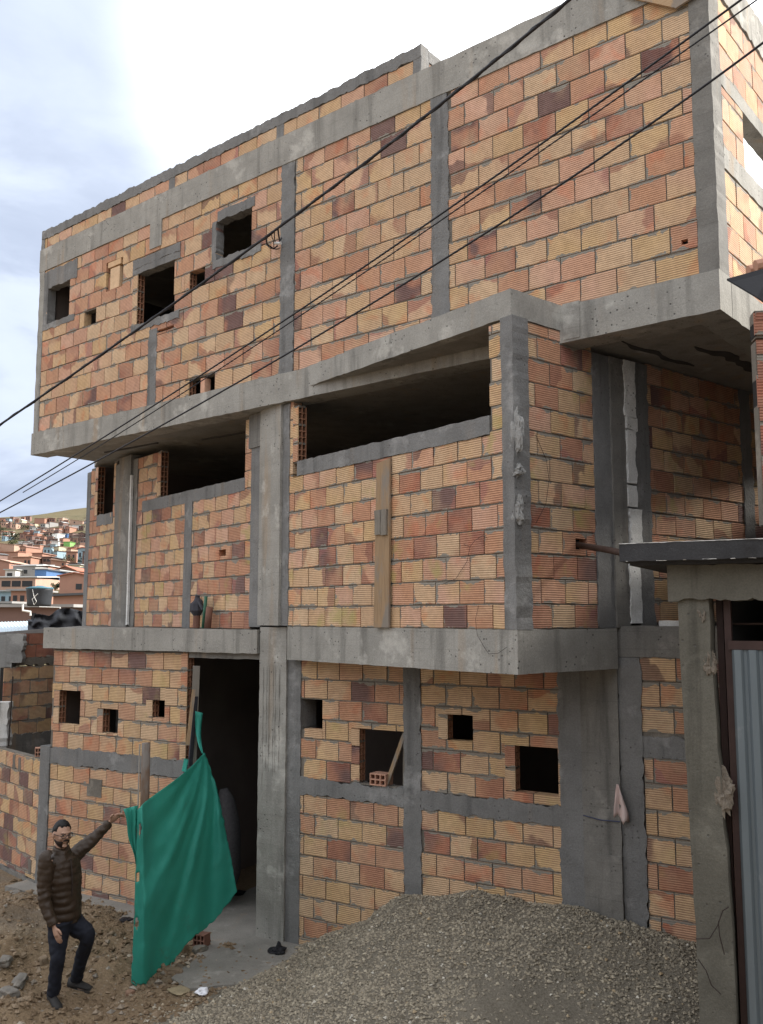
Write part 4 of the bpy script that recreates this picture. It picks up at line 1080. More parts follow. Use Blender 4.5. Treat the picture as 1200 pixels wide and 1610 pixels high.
for (x, y, sz, mat, lab) in [
    (315, 1497, (.085, .07, .055), 'pillar', 'pale grey and white lump of concrete lying at the lower edge of the green mesh'),
    (270, 1531, (.11, .05, .025), 'stone1', 'flat brown stone slab lying under the lower hem of the green mesh'),
    (288, 1498, (.07, .05, .06), 'stone1', 'brown lump of rubble leaning under the green mesh'),
    (205, 1556, (.045, .035, .028), 'stone2', 'small reddish stone at the foot of the green mesh'),
    (12, 1575, (.11, .07, .05), 'stone3', 'grey angular stone near the bottom left, left of the man'),
    (24, 1408, (.09, .06, .03), 'stone3', 'grey flat stone below the low block wall, behind the man'),
    (68, 1520, (.055, .045, .05), 'stone1', 'tan stone just left of the man\'s front leg'),
    (8, 1528, (.10, .06, .04), 'stone3', 'long grey stone at the left edge on the soil bank'),
    (134, 1513, (.10, .05, .03), 'stone1', 'tan flat stone on the soil right of the man\'s knee'),
    (174, 1482, (.05, .03, .03), 'stone1', 'small tan stone on the soil hump between the man and the mesh'),
    (30, 1552, (.17, .06, .035), 'stone3', 'long grey ledge of stone in the soil left of the man\'s shoes'),
    (250, 1548, (.12, .08, .025), 'stone4', 'ochre flattened clod of sand in front of the green mesh')]:
    mt = {'stone1': 'Ms1', 'stone2': 'Ms2', 'stone3': 'Ms3', 'stone4': 'Ms4'}.get(mat, mat)
    if mt not in M: M[mt] = m_concrete(mt, *{'Ms1': ((.20, .145, .095), (.30, .23, .16)), 'Ms2': ((.25, .15, .10), (.33, .21, .15)), 'Ms3': ((.17, .155, .135), (.26, .24, .21)), 'Ms4': ((.26, .21, .13), (.34, .28, .18))}[mt], .3, .2, 0, .2)
    if mat == 'stone4': x, y = 282, 1560
    p = on_ground(x, y, sz[2]*.45)
    add('stone', rock(p, *sz, seed=x*.37, rot=x), M[mt], p, lab, 'stone', GR, smooth=False)
hollow_block('hollow_block', F1, *(lambda p: (s_q(p.x, p.y)[0], -s_q(p.x, p.y)[1]))(on_ground(303, 1492)), -H+.03, 'broken grey hollow block half hidden under the lower edge of the green mesh', w=.12, h=.13, t=.15, rot=-.4, mat='claypipe')
# scrap of black plastic, crumpled paper, dark scrap on the pavement
def crumple(p, r, seed, squash, mat, name, lab, cat, peak=0):
    bm = bmesh.new(); bmesh.ops.create_icosphere(bm, subdivisions=3, radius=1)
    for v in bm.verts:
        n = v.co.copy(); k = 1+.55*noise.noise(n*1.9+Vector((seed, 1, 0)))+.3*abs(noise.noise(n*4+Vector((0, seed, 0))))
        z = n.z*squash*k
        if peak and n.z > 0: z += peak*math.exp(-((n.x-.1)/.25)**2-((n.y)/.3)**2)
        v.co = p+Vector((n.x*k, n.y*k, z))*r
    mb = MB(); mb.raw([v.co for v in bm.verts], [tuple(v.index for v in f.verts) for f in bm.faces]); bm.free()
    return add(name, mb, mat, p, lab, cat)
crumple(on_ground(437, 1500, .045), .085, 2.3, .35, M['blackplastic'], 'plastic_scrap', 'crumpled black plastic scrap on the doorway concrete beside the gravel', 'scrap', .9)
crumple(on_ground(319, 1563, .03), .055, 7.7, .5, M['paper'], 'paper_scrap', 'crumpled white paper at the edge of the gravel', 'paper')
crumple(on_ground(199, 1451, .045), .07, 4.4, .22, M['blackplastic'], 'plastic_scrap', 'dark flat scrap on the grey pavement left of the mesh', 'scrap')
crumple(on_ground(374, 1408, .04), .09, 6.4, .25, M['blackplastic'], 'plastic_scrap', 'dark scrap on the floor at the right hem of the green mesh', 'scrap')

# unseen house across the street, added to shade the ground floor
FO = Fr((0, -1.5), (1, 0)); oh = thing('house', FO.P(0, -1, -H), 'unseen grey rendered house front behind the viewpoint, added across the street to shade it', 'house')
mb = MB(); mb.box(FO, -11, 12, -.25, -5, -3.65, 2.7); mb.build('wall', M['plaster'], oh)
mb = MB(); mb.box(FO, -11.2, 12.2, -.05, -5.2, 2.7, 2.9); mb.build('roof', M['concd'], oh)
for a in (-8, -4.2, 3.2, 7): mb = MB(); mb.box(FO, a, a+1.4, -.2, -.3, -.6, .9); mb.build('window', m_plain('street_window', (.03, .035, .04), .2), oh)

# ================================================================= PERSON
def ringmesh(mb, rings):
    n = len(rings[0]); vs = [p for r in rings for p in r]
    fs = [(j*n+i, j*n+(i+1) % n, (j+1)*n+(i+1) % n, (j+1)*n+i) for j in range(len(rings)-1) for i in range(n)]
    fs += [tuple(range(n))[::-1], tuple((len(rings)-1)*n+k for k in range(n))]
    mb.raw(vs, fs)
def limb(mb, pts, rad, n=16, sub=6, puff=0.0, per=.07, sx=1.0, xdir=None):
    """smooth tapered limb through joints; puff quilts it into rings"""
    P = [tuple(p) for p in pts]; rr = [(r,) for r in rad]
    N = (len(P)-1)*sub
    if puff:
        Ltot = sum((Vector(b)-Vector(a)).length for a, b in zip(P, P[1:])); N = max(N, int(Ltot/.008))
    c = [Vector(interp(P, i/N)) for i in range(N+1)]; r = [interp(rr, i/N)[0] for i in range(N+1)]
    rings = []; acc = 0
    for i in range(N+1):
        t = (c[min(i+1, N)]-c[max(i-1, 0)]).normalized()
        if i: acc += (c[i]-c[i-1]).length
        xd = Vector(xdir) if xdir else Vector((.3, .9, .2))
        u = (xd-t*xd.dot(t)).normalized(); w = t.cross(u)
        k = r[i]+(puff*(abs(math.sin(math.pi*acc/per))**.6-.6) if puff else 0)
        if i in (0, N): k *= .55
        rings.append([c[i]+(u*math.cos(2*math.pi*a/n)*sx+w*math.sin(2*math.pi*a/n))*k for a in range(n)])
    ringmesh(mb, rings)
def ell(mb, c, rx, ry, rz, rot=None, sub=3, fn=None):
    bm = bmesh.new(); bmesh.ops.create_icosphere(bm, subdivisions=sub, radius=1)
    for v in bm.verts:
        n = v.co.copy(); q_ = Vector((n.x*rx, n.y*ry, n.z*rz))
        if fn: q_ = fn(n, q_)
        v.co = Vector(c)+((rot @ q_) if rot else q_)
    mb.raw([v.co for v in bm.verts], [tuple(v.index for v in f.verts) for f in bm.faces]); bm.free()
def fuse(o, vox, smooth=2, it=.5):
    m1 = o.modifiers.new('r', 'REMESH'); m1.mode = 'VOXEL'; m1.voxel_size = vox; m1.use_smooth_shade = True
    if smooth: m2 = o.modifiers.new('s', 'SMOOTH'); m2.iterations = smooth; m2.factor = it
    dg = bpy.context.evaluated_depsgraph_get(); dg.update()
    me = bpy.data.meshes.new_from_object(o.evaluated_get(dg)); o.modifiers.clear(); old = o.data; o.data = me
    for p in me.polygons: p.use_smooth = True
def wrinkle(o, amp, sc, stretch=(1, 1, 1), seed=0):
    me = o.data; nn = [v.normal.copy() for v in me.vertices]
    for v, n in zip(me.vertices, nn):
        p = Vector((v.co.x*stretch[0], v.co.y*stretch[1], v.co.z*stretch[2]))*sc+Vector((seed, 0, 0))
        v.co += n*amp*(abs(noise.noise(p))*1.6-.5+.5*noise.noise(p*2.7))
    me.update()
skin = m_plain('skin', (.40, .245, .175), .55, .08, 30, bump=.05)
jac = m_plain('quilted_jacket', (.040, .025, .015), .5, .25, 14, bump=.2, spec=.35)
jean = m_plain('dark_jeans', (.012, .014, .022), .85, .3, 30, bump=.15)
shoe = m_plain('trainers', (.030, .028, .027), .7, .4, 30)
sole = m_plain('shoe_sole', (.05, .045, .04), .8, .2, 30)
hairm = m_plain('black_hair', (.008, .007, .007), .6, .4, 60)
# joints, world space (x right, y away, z up)
hipc = at(101, 1444, 9.32); chest = at(95, 1372, 9.30); neck = at(97, 1338, 9.30)
shR = at(73, 1356, 9.12); elR = at(70, 1413, 9.08); wrR = at(85, 1457, 9.02); haR = at(91, 1474, 9.0)
shL = at(116, 1346, 9.48); elL = at(148, 1318, 9.58); wrL = at(174, 1292, 9.62); haL = at(195, 1274, 9.60)
hR_ = at(93, 1450, 9.22); knR = at(91, 1505, 9.14); anR = at(83, 1566, 9.18)
hL_ = at(112, 1450, 9.42); knL = at(138, 1470, 9.30); anL = at(119, 1543, 9.56)
foR = Vector((0.62, -.78, 0)).normalized(); foL = Vector((.93, -.30, 0)).normalized()
face = Vector((.72, -.69, -.10)).normalized()
head = at(97.5, 1311, 9.28)
upv = Vector((.10, -.05, 1)); fx = face; fy = upv.cross(fx).normalized(); fz = fx.cross(fy)
HR = Matrix((fx, fy, fz)).transposed()
def hp(a, b, c): return head+HR @ Vector((a, b, c))
mb = MB()
def headfn(n, q_):
    if n.z < -.1: q_ = Vector((q_.x*(1-.10*(-n.z)) + .012*(-n.z), q_.y*(1-.34*(-n.z)), q_.z))
    return q_
ell(mb, head, .098, .078, .120, HR, 3, headfn)
limb(mb, [hp(-.02, 0, -.07), neck+Vector((0, 0, -.06))], [.052, .054])
limb(mb, [hp(.086, 0, .022), hp(.100, 0, 0), hp(.112, 0, -.020)], [.010, .013, .017], 8, 4)       # nose
ell(mb, hp(.085, 0, .032), .018, .05, .012, HR, 2)                                              # brow
ell(mb, hp(.088, 0, -.055), .014, .026, .010, HR, 2); ell(mb, hp(.078, 0, -.095), .022, .026, .018, HR, 2)   # lips, chin
for s_ in (-1, 1): ell(mb, hp(-.012, s_*.080, -.002), .022, .012, .034, HR, 2); ell(mb, hp(.070, s_*.045, -.02), .02, .02, .022, HR, 2)
# hands
def hand(mb, wr, ha, thumb, curl, n_f=4):
    d = (ha-wr).normalized(); th = (Vector(thumb)-d*Vector(thumb).dot(d)).normalized(); nm = d.cross(th)
    cu = Vector(curl)
    limb(mb, [wr-d*.06, wr, wr+d*.045, wr+d*.095], [.030, .026, .036, .036], 12, 5, xdir=nm, sx=.55)
    L = (.066, .078, .072, .056)
    for k in range(n_f):
        b = wr+d*.088+th*(.030-.020*k)
        j1 = b+d*L[k]*.5+cu*.010; j2 = b+d*L[k]*.85+cu*.032; j3 = b+d*L[k]*.95+cu*.055
        limb(mb, [b-d*.02, b, j1, j2, j3], [.0095, .0098, .0092, .0085, .007], 8, 3)
    b = wr+d*.03+th*.028
    limb(mb, [b-th*.01, b+th*.022+d*.02, b+th*.036+d*.052, b+th*.034+d*.075+cu*.01], [.012, .0115, .0105, .008], 8, 3)
hand(mb, wrR, haR+(haR-wrR), (.75, -.5, .1), (-.1, .9, -.3))
hand(mb, wrL, wrL+(haL-wrL)*2, (-.2, -.75, .6), (.2, .5, -.8))
# inner body so it is one continuous figure
limb(mb, [wrR-(wrR-elR).normalized()*.02, elR, shR], [.030, .042, .05]); limb(mb, [wrL-(wrL-elL).normalized()*.02, elL, shL], [.030, .042, .05])
limb(mb, [neck-Vector((0, 0, .03)), chest, hipc], [.05, .085, .09]); limb(mb, [shR-Vector((0, 0, .02)), chest.lerp(neck, .5), shL-Vector((0, 0, .02))], [.035, .045, .035])
limb(mb, [hipc, hR_, knR, anR], [.08, .065, .045, .032]); limb(mb, [hipc, hL_, knL, anL], [.08, .065, .045, .032])
sh_l = lambda a, f, dz: a+f*dz
limb(mb, [anR, anR+foR*.08+Vector((0, 0, -.05)), anR+foR*.17+Vector((0, 0, -.07))], [.035, .034, .025]); limb(mb, [anL, anL+foL*.08+Vector((0, 0, -.05)), anL+foL*.17+Vector((0, 0, -.06))], [.035, .034, .025])
feet = Vector((anR.x, anR.y, 0))
man = mb.build('person', skin, loc=feet); WL[man.name] = feet; fuse(man, .0075, 2, .4)
tag(man, 'man in a brown quilted jacket and dark jeans holding the edge of the green mesh', 'person')
# jacket: trunk quilted in rings, two sleeves, collar
bd = Vector((.80, -.58, 0)).normalized(); bs = Vector((.58, .80, 0))      # chest direction, towards his left
mb = MB(); rings = []
zt, zb = neck.z-.01, hipc.z-.015
spec = [(0, .085, .080, .00), (.045, .11, .125, -.005), (.11, .135, .180, -.01), (.22, .140, .198, 0), (.40, .142, .192, .01), (.60, .136, .180, .015), (.80, .134, .176, .012), (.93, .133, .176, .01), (1.0, .125, .168, .01)]
N = 84
for i in range(N+1):
    t = i/N
    k = 0
    while spec[k+1][0] < t: k += 1
    u = (t-spec[k][0])/(spec[k+1][0]-spec[k][0]); u = u*u*(3-2*u)
    rx, ry, of_ = [spec[k][j]+(spec[k+1][j]-spec[k][j])*u for j in (1, 2, 3)]
    c = neck.lerp(hipc, t); c.z = zt+(zb-zt)*t
    c = c+bd*of_
    pu = .009*(abs(math.sin(math.pi*(t*.62)/.066))**.55-.6)*min(1, t*6)
    slope = (1-t)
    ring = []
    for a in range(28):
        an = 2*math.pi*a/28; ca, sa = math.cos(an), math.sin(an)
        ring.append(c+bd*ca*(rx+pu)+bs*sa*(ry+pu)+Vector((0, 0, -.012*ca*(t > .85)*(t-.85)/.15+.006*noise.noise((an*1.5, t*9, 2)))))
    rings.append(ring)
ringmesh(mb, rings)
limb(mb, [shR+Vector((.03, .02, .03)), shR, elR, wrR-(wrR-elR).normalized()*.005], [.076, .081, .062, .047], 18, 8, .007, .058)
limb(mb, [shL-(elL-shL)*.3, shL, elL, wrL-(wrL-elL).normalized()*.005], [.078, .081, .060, .046], 18, 8, .007, .058)
limb(mb, [neck+Vector((0, 0, -.03)), neck+Vector((0, 0, .03)), neck+Vector((0.004, -.004, .052))], [.098, .086, .076], 18, 5)
jk = mb.build('jacket', jac, man); fuse(jk, .0085, 1, .35); wrinkle(jk, .011, 7, (1, 1, 1.6), 3)
mb = MB(); zp = []
for i in range(14):
    t = .06+.90*i/13; c = neck.lerp(hipc, t); c.z = zt+(zb-zt)*t; zp.append(c+bd*(.118+.045*math.sin(math.pi*min(1, t*1.3+.1))**.5)+bs*-.004)
mb.tube(zp, .006, n=5); mb.build('zip', M['wire'], man)
mb = MB()
limb(mb, [hipc+Vector((0, 0, .05)), hipc+Vector((0, 0, -.03)), hipc+Vector((0, 0, -.12))], [.125, .135, .105], 18, 5, xdir=bs)
limb(mb, [hR_+Vector((0, 0, .02)), hR_+Vector((0, 0, -.10)), knR, knR.lerp(anR, .5), anR+Vector((0, 0, .0))], [.108, .100, .072, .065, .060], 16, 6)
limb(mb, [hL_+Vector((0, 0, .02)), hL_.lerp(knL, .45), knL, knL.lerp(anL, .5), anL+Vector((0, 0, .0))], [.108, .098, .074, .066, .060], 16, 6)
tr = mb.build('trousers', jean, man); fuse(tr, .010, 2, .5); wrinkle(tr, .010, 8, (1, 1, 1.3), 9)
for an, fo, pitch in ((anR, foR, -.02), (anL, foL, .03)):
    sd_ = Vector((-fo.y, fo.x, 0)); g = an.z-.085
    mb = MB(); rings = []
    for i, (d, w, z0, z1) in enumerate([(-.085, .020, .035, .07), (-.075, .034, .02, .12), (-.02, .040, .02, .125), (.04, .042, .02, .105), (.09, .046, .02, .085), (.14, .046, .02, .07), (.175, .038, .02, .055), (.195, .018, .025, .04)]):
        ring = []
        for a in range(12):
            t_ = 2*math.pi*a/12; zz = (z0+z1)/2+math.sin(t_)*(z1-z0)/2*1.05
            ring.append(an+fo*d+sd_*math.cos(t_)*w*(1 if math.sin(t_) < .3 else .8)+Vector((0, 0, g-an.z+zz+d*pitch)))
        rings.append(ring)
    ringmesh(mb, rings); sh_ = mb.build('shoe', shoe, man, smooth=True)
    mb = MB(); out_ = []
    for d, w in [(-.088, .022), (-.07, .038), (0, .042), (.08, .048), (.15, .047), (.185, .036), (.20, .015)]: out_.append((d, w))
    poly = [an+fo*d+sd_*w+Vector((0, 0, g-an.z+d*pitch)) for d, w in out_]+[an+fo*d-sd_*w+Vector((0, 0, g-an.z+d*pitch)) for d, w in out_[::-1]]
    n = len(poly); up_ = Vector((0, 0, .026))
    mb.raw(poly+[p+up_ for p in poly], [tuple(range(n)), tuple(range(n, 2*n))]+[(i, (i+1) % n, (i+1) % n+n, i+n) for i in range(n)])
    s2_ = mb.build('sole', sole, sh_)
# hair, beard, glasses
mb = MB()
def hairfn(n, q_):
    k = 1.0+.03*noise.noise(n*5)
    q_ = q_*k
    if n.x > .35 and n.z < .62: q_ *= .82
    if n.z < -.25: q_ *= .80
    if n.x > .05 and n.z < .15: q_ *= .80
    return q_
ell(mb, hp(-.008, 0, .012), .108, .087, .124, HR, 4, hairfn)
mb.build('hair', hairm, man, smooth=True)
mb = MB()
def beardfn(n, q_):
    if n.z > -.30: q_ *= .5
    if abs(n.y) < .42 and n.z > -.72 and n.x > .3: q_ *= .86
    return Vector((q_.x*(1-.04*(-n.z))+.012*max(0, -n.z), q_.y*(1-.30*max(0, -n.z)), q_.z))
ell(mb, hp(.004, 0, -.016), .100, .083, .114, HR, 4, beardfn)
bd_ = mb.build('beard', m_plain('dark_beard', (.025, .015, .012), .8, .4, 60), man, smooth=True)
mb = MB(); mb.tube([hp(.098, -.032, -.040), hp(.108, 0, -.034), hp(.098, .032, -.040)], [.006, .009, .006], n=6); mb.build('moustache', m_plain('dark_moustache', (.022, .014, .011), .8, .4, 60), man, smooth=True)
for s_ in (-1, 1):
    mb = MB(); mb.tube([hp(.094, s_*.020, .026), hp(.092, s_*.036, .030), hp(.080, s_*.055, .026)], .0035, n=5); mb.build('eyebrow', hairm, man, smooth=True)
    mb = MB(); ell(mb, hp(.086, s_*.033, .008), .010, .013, .008, HR, 2); mb.build('eye', m_plain('eye_%d' % s_, (.10, .08, .07), .3), man, smooth=True)
mb = MB()
for s_ in (-1, 1):
    mb.tube([hp(.108-.03*abs(math.cos(a))*(math.cos(a) > 0)*0, s_*.034+.024*math.cos(a), .006+.019*math.sin(a)) for a in [2*math.pi*k/16 for k in range(17)]], .0028, n=5, cap=False)
    mb.tube([hp(.106, s_*.057, .010), hp(.05, s_*.083, .010), hp(-.01, s_*.085, .008)], .003, n=5)
mb.tube([hp(.108, -.010, .010), hp(.112, 0, .013), hp(.108, .010, .010)], .003, n=5)
mb.build('glasses', M['cable'], man)

# ================================================================= HILLSIDE TOWN
def plain(name, c, v=.18, sc=1.2): return m_plain(name, c, .9, v, sc, bump=.1)
HM = {'orange': plain('orange_brick_house', (0.370, 0.204, 0.150)), 'brick': plain('dull_brick_house', (0.241, 0.144, 0.115)), 'brick2': plain('brown_brick_house', (0.190, 0.122, 0.104)), 'peach': plain('peach_house', (0.451, 0.300, 0.228)), 'white': plain('white_house', (0.613, 0.598, 0.569)), 'grey': plain('grey_house', (0.297, 0.290, 0.283)),  # wall colours greyed to paint in the haze of distance
      'blue': plain('blue_house', (0.070, 0.139, 0.276)), 'lightblue': plain('pale_blue_house', (0.274, 0.374, 0.432)), 'green': plain('lime_house', (0.240, 0.477, 0.153)), 'lilac': plain('lilac_house', (0.346, 0.302, 0.432)), 'cream': plain('cream_house', (0.472, 0.422, 0.306)), 'rfc': plain('fibre_roof', (.40, .41, .41)), 'rdark': plain('dark_roof', (.10, .10, .105)), 'rred': plain('red_roof', (.33, .13, .085)), 'rlight': plain('light_roof', (.60, .61, .60)), 'win': m_plain('dark_window', (.03, .032, .036), .35, .3, 2)}
def foot_d(x, y, lo=55):
    d = lo
    while d < 900:
        p = at(x, y, d)
        if p.z <= hill_z(p.x, p.y)+.2: return d
        d += 3
    return d
HAND = []
def house(name, x0, x1, y0, y1, d, wall, roof, label, kind='flat', depth=7.0, wins=(), rot=0.0, group=None, sink=1.5, slope=.15, cat='house'):
    """a house whose street front spans x0-x1 and whose eaves stand at y0, foot at y1, at distance d"""
    if d is None:
        d = foot_d((x0+x1)/2, y1); HAND.append((x0, x1, y0, y1))
    a, b = at(x0, y1, d), at(x1, y1, d); t = at(x0, y0, d)
    w = b.x-a.x; h = t.z-a.z
    loc = Vector(((a.x+b.x)/2, d, a.z))
    u = Vector((math.cos(rot), math.sin(rot), 0)); v = Vector((-math.sin(rot), math.cos(rot), 0))
    root = thing(name, loc, label, cat, group)
    P = lambda x, y, z: loc+u*x+v*y+Vector((0, 0, z))
    hw = w/2
    mb = MB()
    hb = h+(w*slope if kind == 'mono' else 0); hm = h+w*slope
    mb.hexa([P(-hw, 0, -sink), P(hw, 0, -sink), P(hw, depth, -sink), P(-hw, depth, -sink), P(-hw, 0, h), P(hw, 0, hb), P(hw, depth, hb), P(-hw, depth, h)])
    if kind == 'gable': mb.raw([P(-hw, 0, h), P(hw, 0, h), P(0, 0, hm), P(-hw, depth, h), P(hw, depth, h), P(0, depth, hm)], [(0, 1, 2), (3, 5, 4), (0, 2, 5, 3), (1, 4, 5, 2)])
    mb.build('wall', HM[wall], root)
    mb = MB(); e = .3; k = .14
    if kind == 'gable':
        for sx in (-1, 1):
            q4 = [P(0, -e, hm+.02), P(sx*(hw+e), -e, h-e*slope*2+.02), P(sx*(hw+e), depth+e, h-e*slope*2+.02), P(0, depth+e, hm+.02)]
            mb.hexa(q4+[p+Vector((0, 0, k)) for p in q4])
    else:
        q4 = [P(-hw-e, -e, h+.01), P(hw+e, -e, hb+.01), P(hw+e, depth+e, hb+.6 if kind == 'shed' else hb+.01), P(-hw-e, depth+e, h+.6 if kind == 'shed' else h+.01)]
        mb.hexa(q4+[p+Vector((0, 0, k)) for p in q4])
    mb.build('roof', HM[roof], root)
    for (wx, wz, ww, wh) in wins:
        mb = MB(); X = -hw+wx*w; Z = wz*h
        mb.hexa([P(X, -.05, Z), P(X+ww*w, -.05, Z), P(X+ww*w, .1, Z), P(X, .1, Z), P(X, -.05, Z+wh*h), P(X+ww*w, -.05, Z+wh*h), P(X+ww*w, .1, Z+wh*h), P(X, .1, Z+wh*h)])
        mb.build('window', HM['win'], root)
    return root
# near and middle distance, one by one
house('house', -40, 108, 955, 985, 44, 'brick2', 'grey', 'brown brick house with flat roof carrying the water tank', depth=5, wins=[(.60, .3, .05, .4)])
house('house', 82, 150, 938, 985, 58, 'orange', 'rdark', 'orange brick house right of the water tank behind the black sheet', depth=8, slope=.05, kind='mono')
house('house', 16, 41, 929, 965, 74, 'orange', 'grey', 'narrow two storey brick house with grey terrace left of the water tank', wins=[(.15, .55, .25, .25), (.6, .55, .25, .25), (.2, .1, .2, .25), (.6, .1, .2, .25)], depth=6)
house('house', -60, 13, 949, 985, 62, 'lightblue', 'grey', 'pale green glazed lean-to at the left edge left of the water tank', depth=5)
house('warehouse', -60, 55, 908, 934, None, 'peach', 'rlight', 'long low warehouse with pale roof and a row of dark windows', kind='shed', depth=14, wins=[(.54, .45, .12, .35), (.68, .45, .12, .35), (.82, .45, .14, .35)], cat='warehouse')
house('house', -60, 40, 930, 949, None, 'lightblue', 'rfc', 'low bluish house with washing in front below the warehouse', depth=7, wins=[(.62, .2, .06, .4), (.74, .2, .06, .4)])
house('house', 54, 72, 896, 925, None, 'blue', 'rdark', 'bright blue two storey house beside the pale blue one', depth=8, wins=[(.2, .12, .25, .28)])
house('house', 72, 91, 897, 921, None, 'lightblue', 'rfc', 'pale blue house with two rows of windows beside the bright blue one', depth=8, wins=[(.1, .55, .28, .22), (.55, .55, .35, .22), (.12, .15, .2, .28), (.6, .15, .2, .28)])
house('house', 93, 140, 906, 938, None, 'orange', 'rred', 'large orange brick house with one dark window above the round tree', kind='gable', depth=10, slope=.10, wins=[(.55, .35, .2, .28)])
house('house', 86, 118, 897, 912, None, 'brick', 'rred', 'low house with dark red tiled roof right of the pale blue house', kind='gable', depth=9, slope=.2)
house('house', 106, 125, 888, 903, None, 'cream', 'rfc', 'small cream house with two windows below the terraced shrubs', depth=7, wins=[(.15, .4, .2, .35), (.6, .4, .2, .35)])
house('house', 118, 132, 893, 906, None, 'lilac', 'rfc', 'lilac house beside the building\'s left edge', depth=7)
house('house', 20, 55, 890, 907, None, 'grey', 'rfc', 'grey house with wide fibre roof above the warehouse', kind='shed', depth=9, wins=[(.12, .3, .15, .35), (.5, .3, .15, .35)])
house('house', 8, 24, 896, 908, None, 'white', 'rfc', 'small white house with dark garage above the warehouse', depth=7, wins=[(.2, .1, .5, .5)])
house('house', 36, 66, 889, 905, None, 'orange', 'rlight', 'orange house with a white roof edge above the blue house', kind='mono', depth=9, slope=.02)
house('house', 50, 66, 870, 889, None, 'orange', 'orange', 'tall orange brick block with blank gable in the middle of the slope', depth=9)
house('house', 66, 80, 876, 890, None, 'brick2', 'rdark', 'brown house with dark terrace between two orange blocks', depth=8, wins=[(.15, .5, .3, .3), (.55, .5, .3, .3)])
house('house', 80, 104, 880, 892, None, 'orange', 'peach', 'orange house with slanted parapet right of the brown terrace', kind='mono', depth=9, slope=-.14, wins=[(.72, .25, .12, .3)])
house('house', 20, 48, 876, 892, None, 'orange', 'peach', 'wide orange house with two dark windows on the left slope', depth=9, wins=[(.65, .3, .1, .4), (.85, .3, .1, .4)])
house('house', -18, 14, 884, 905, None, 'orange', 'peach', 'large orange house at the left edge above the warehouse', kind='gable', depth=10, slope=.12)
house('house', -14, 22, 853, 870, None, 'peach', 'peach', 'peach coloured block high at the left edge, below the dark trees', kind='mono', depth=10, slope=-.1)
house('house', -10, 28, 868, 882, None, 'orange', 'rred', 'long orange house below the peach block at the left edge', depth=9, kind='shed')
house('house', 100, 110, 852, 860, None, 'green', 'green', 'lime green house on the middle of the hillside', depth=8)
house('house', 96, 106, 839, 846, None, 'blue', 'rfc', 'small bright blue house in the upper town', depth=7)
house('house', 114, 124, 826, 833, None, 'white', 'lightblue', 'pale house with a mint roof near the top of the town', depth=8)
house('house', 110, 130, 817, 825, None, 'peach', 'peach', 'pale orange house standing alone at the top right of the town', kind='mono', depth=9, slope=-.12, wins=[(.3, .3, .1, .3)])
house('house', 54, 70, 815, 824, None, 'orange', 'peach', 'orange house at the top of the town below the bare hill path', depth=9)
# the far rows
rr = random.Random(11)
rows_ = []
pal = ['brick', 'brick', 'brick2', 'brick2', 'brick', 'orange', 'orange', 'peach', 'grey', 'white', 'cream', 'brick2', 'lightblue', 'peach']
rfs = ['rfc', 'grey', 'rred', 'rdark', 'brick', 'rfc', 'brick2', 'rlight']
cn = {'brick': 'dull red brick', 'brick2': 'brown brick', 'orange': 'orange brick', 'peach': 'peach', 'grey': 'grey', 'white': 'white', 'cream': 'cream', 'lightblue': 'pale blue'}
rn = {'rfc': 'fibre cement', 'grey': 'flat grey', 'rred': 'red tiled', 'rdark': 'dark', 'brick': 'flat brick coloured', 'brick2': 'flat brown', 'rlight': 'pale'}
for y in (931, 924, 917, 910, 903, 897, 891, 885, 880, 875, 870, 865, 860, 855, 850, 845, 840, 835, 830, 825, 821):
    x = -26+rr.uniform(-6, 0); d0 = foot_d(60, y)
    while x < 146:
        w = rr.uniform(6, 11.5)*(430/d0)**.55
        yy = y+rr.uniform(-2.5, 2.5); dd = foot_d(x+w/2, yy); hgt = rr.uniform(2.5, 4.2)*1440/dd
        skip = (x < 36 and 832 < y < 860 and rr.random() < .8) or rr.random() < .14 or any(x < h_[1] and x+w > h_[0] and yy-hgt < h_[3]-1 and yy > h_[2]+1 for h_ in HAND)
        if not skip:
            wl_, rf_ = rr.choice(pal), rr.choice(rfs)
            wn_ = [(.15, .45, .18, .3), (.6, .45, .18, .3)] if rr.random() < .6 else [(.4, .3, .2, .35)]
            low = y > 866
            house('house', x, x+w, yy-hgt, yy, dd, wl_, rf_, 'small far %s house with %s roof, %s slope' % (cn[wl_], rn[rf_], 'lower' if low else 'upper'), kind=rr.choice(('flat', 'flat', 'mono', 'shed', 'shed', 'gable')), depth=rr.uniform(6, 10), wins=wn_, rot=rr.uniform(-.4, .4), group='small houses on the far %s slope' % ('lower' if low else 'upper'), sink=3, slope=rr.uniform(.08, .22))
        x += w*rr.uniform(1.0, 1.35)

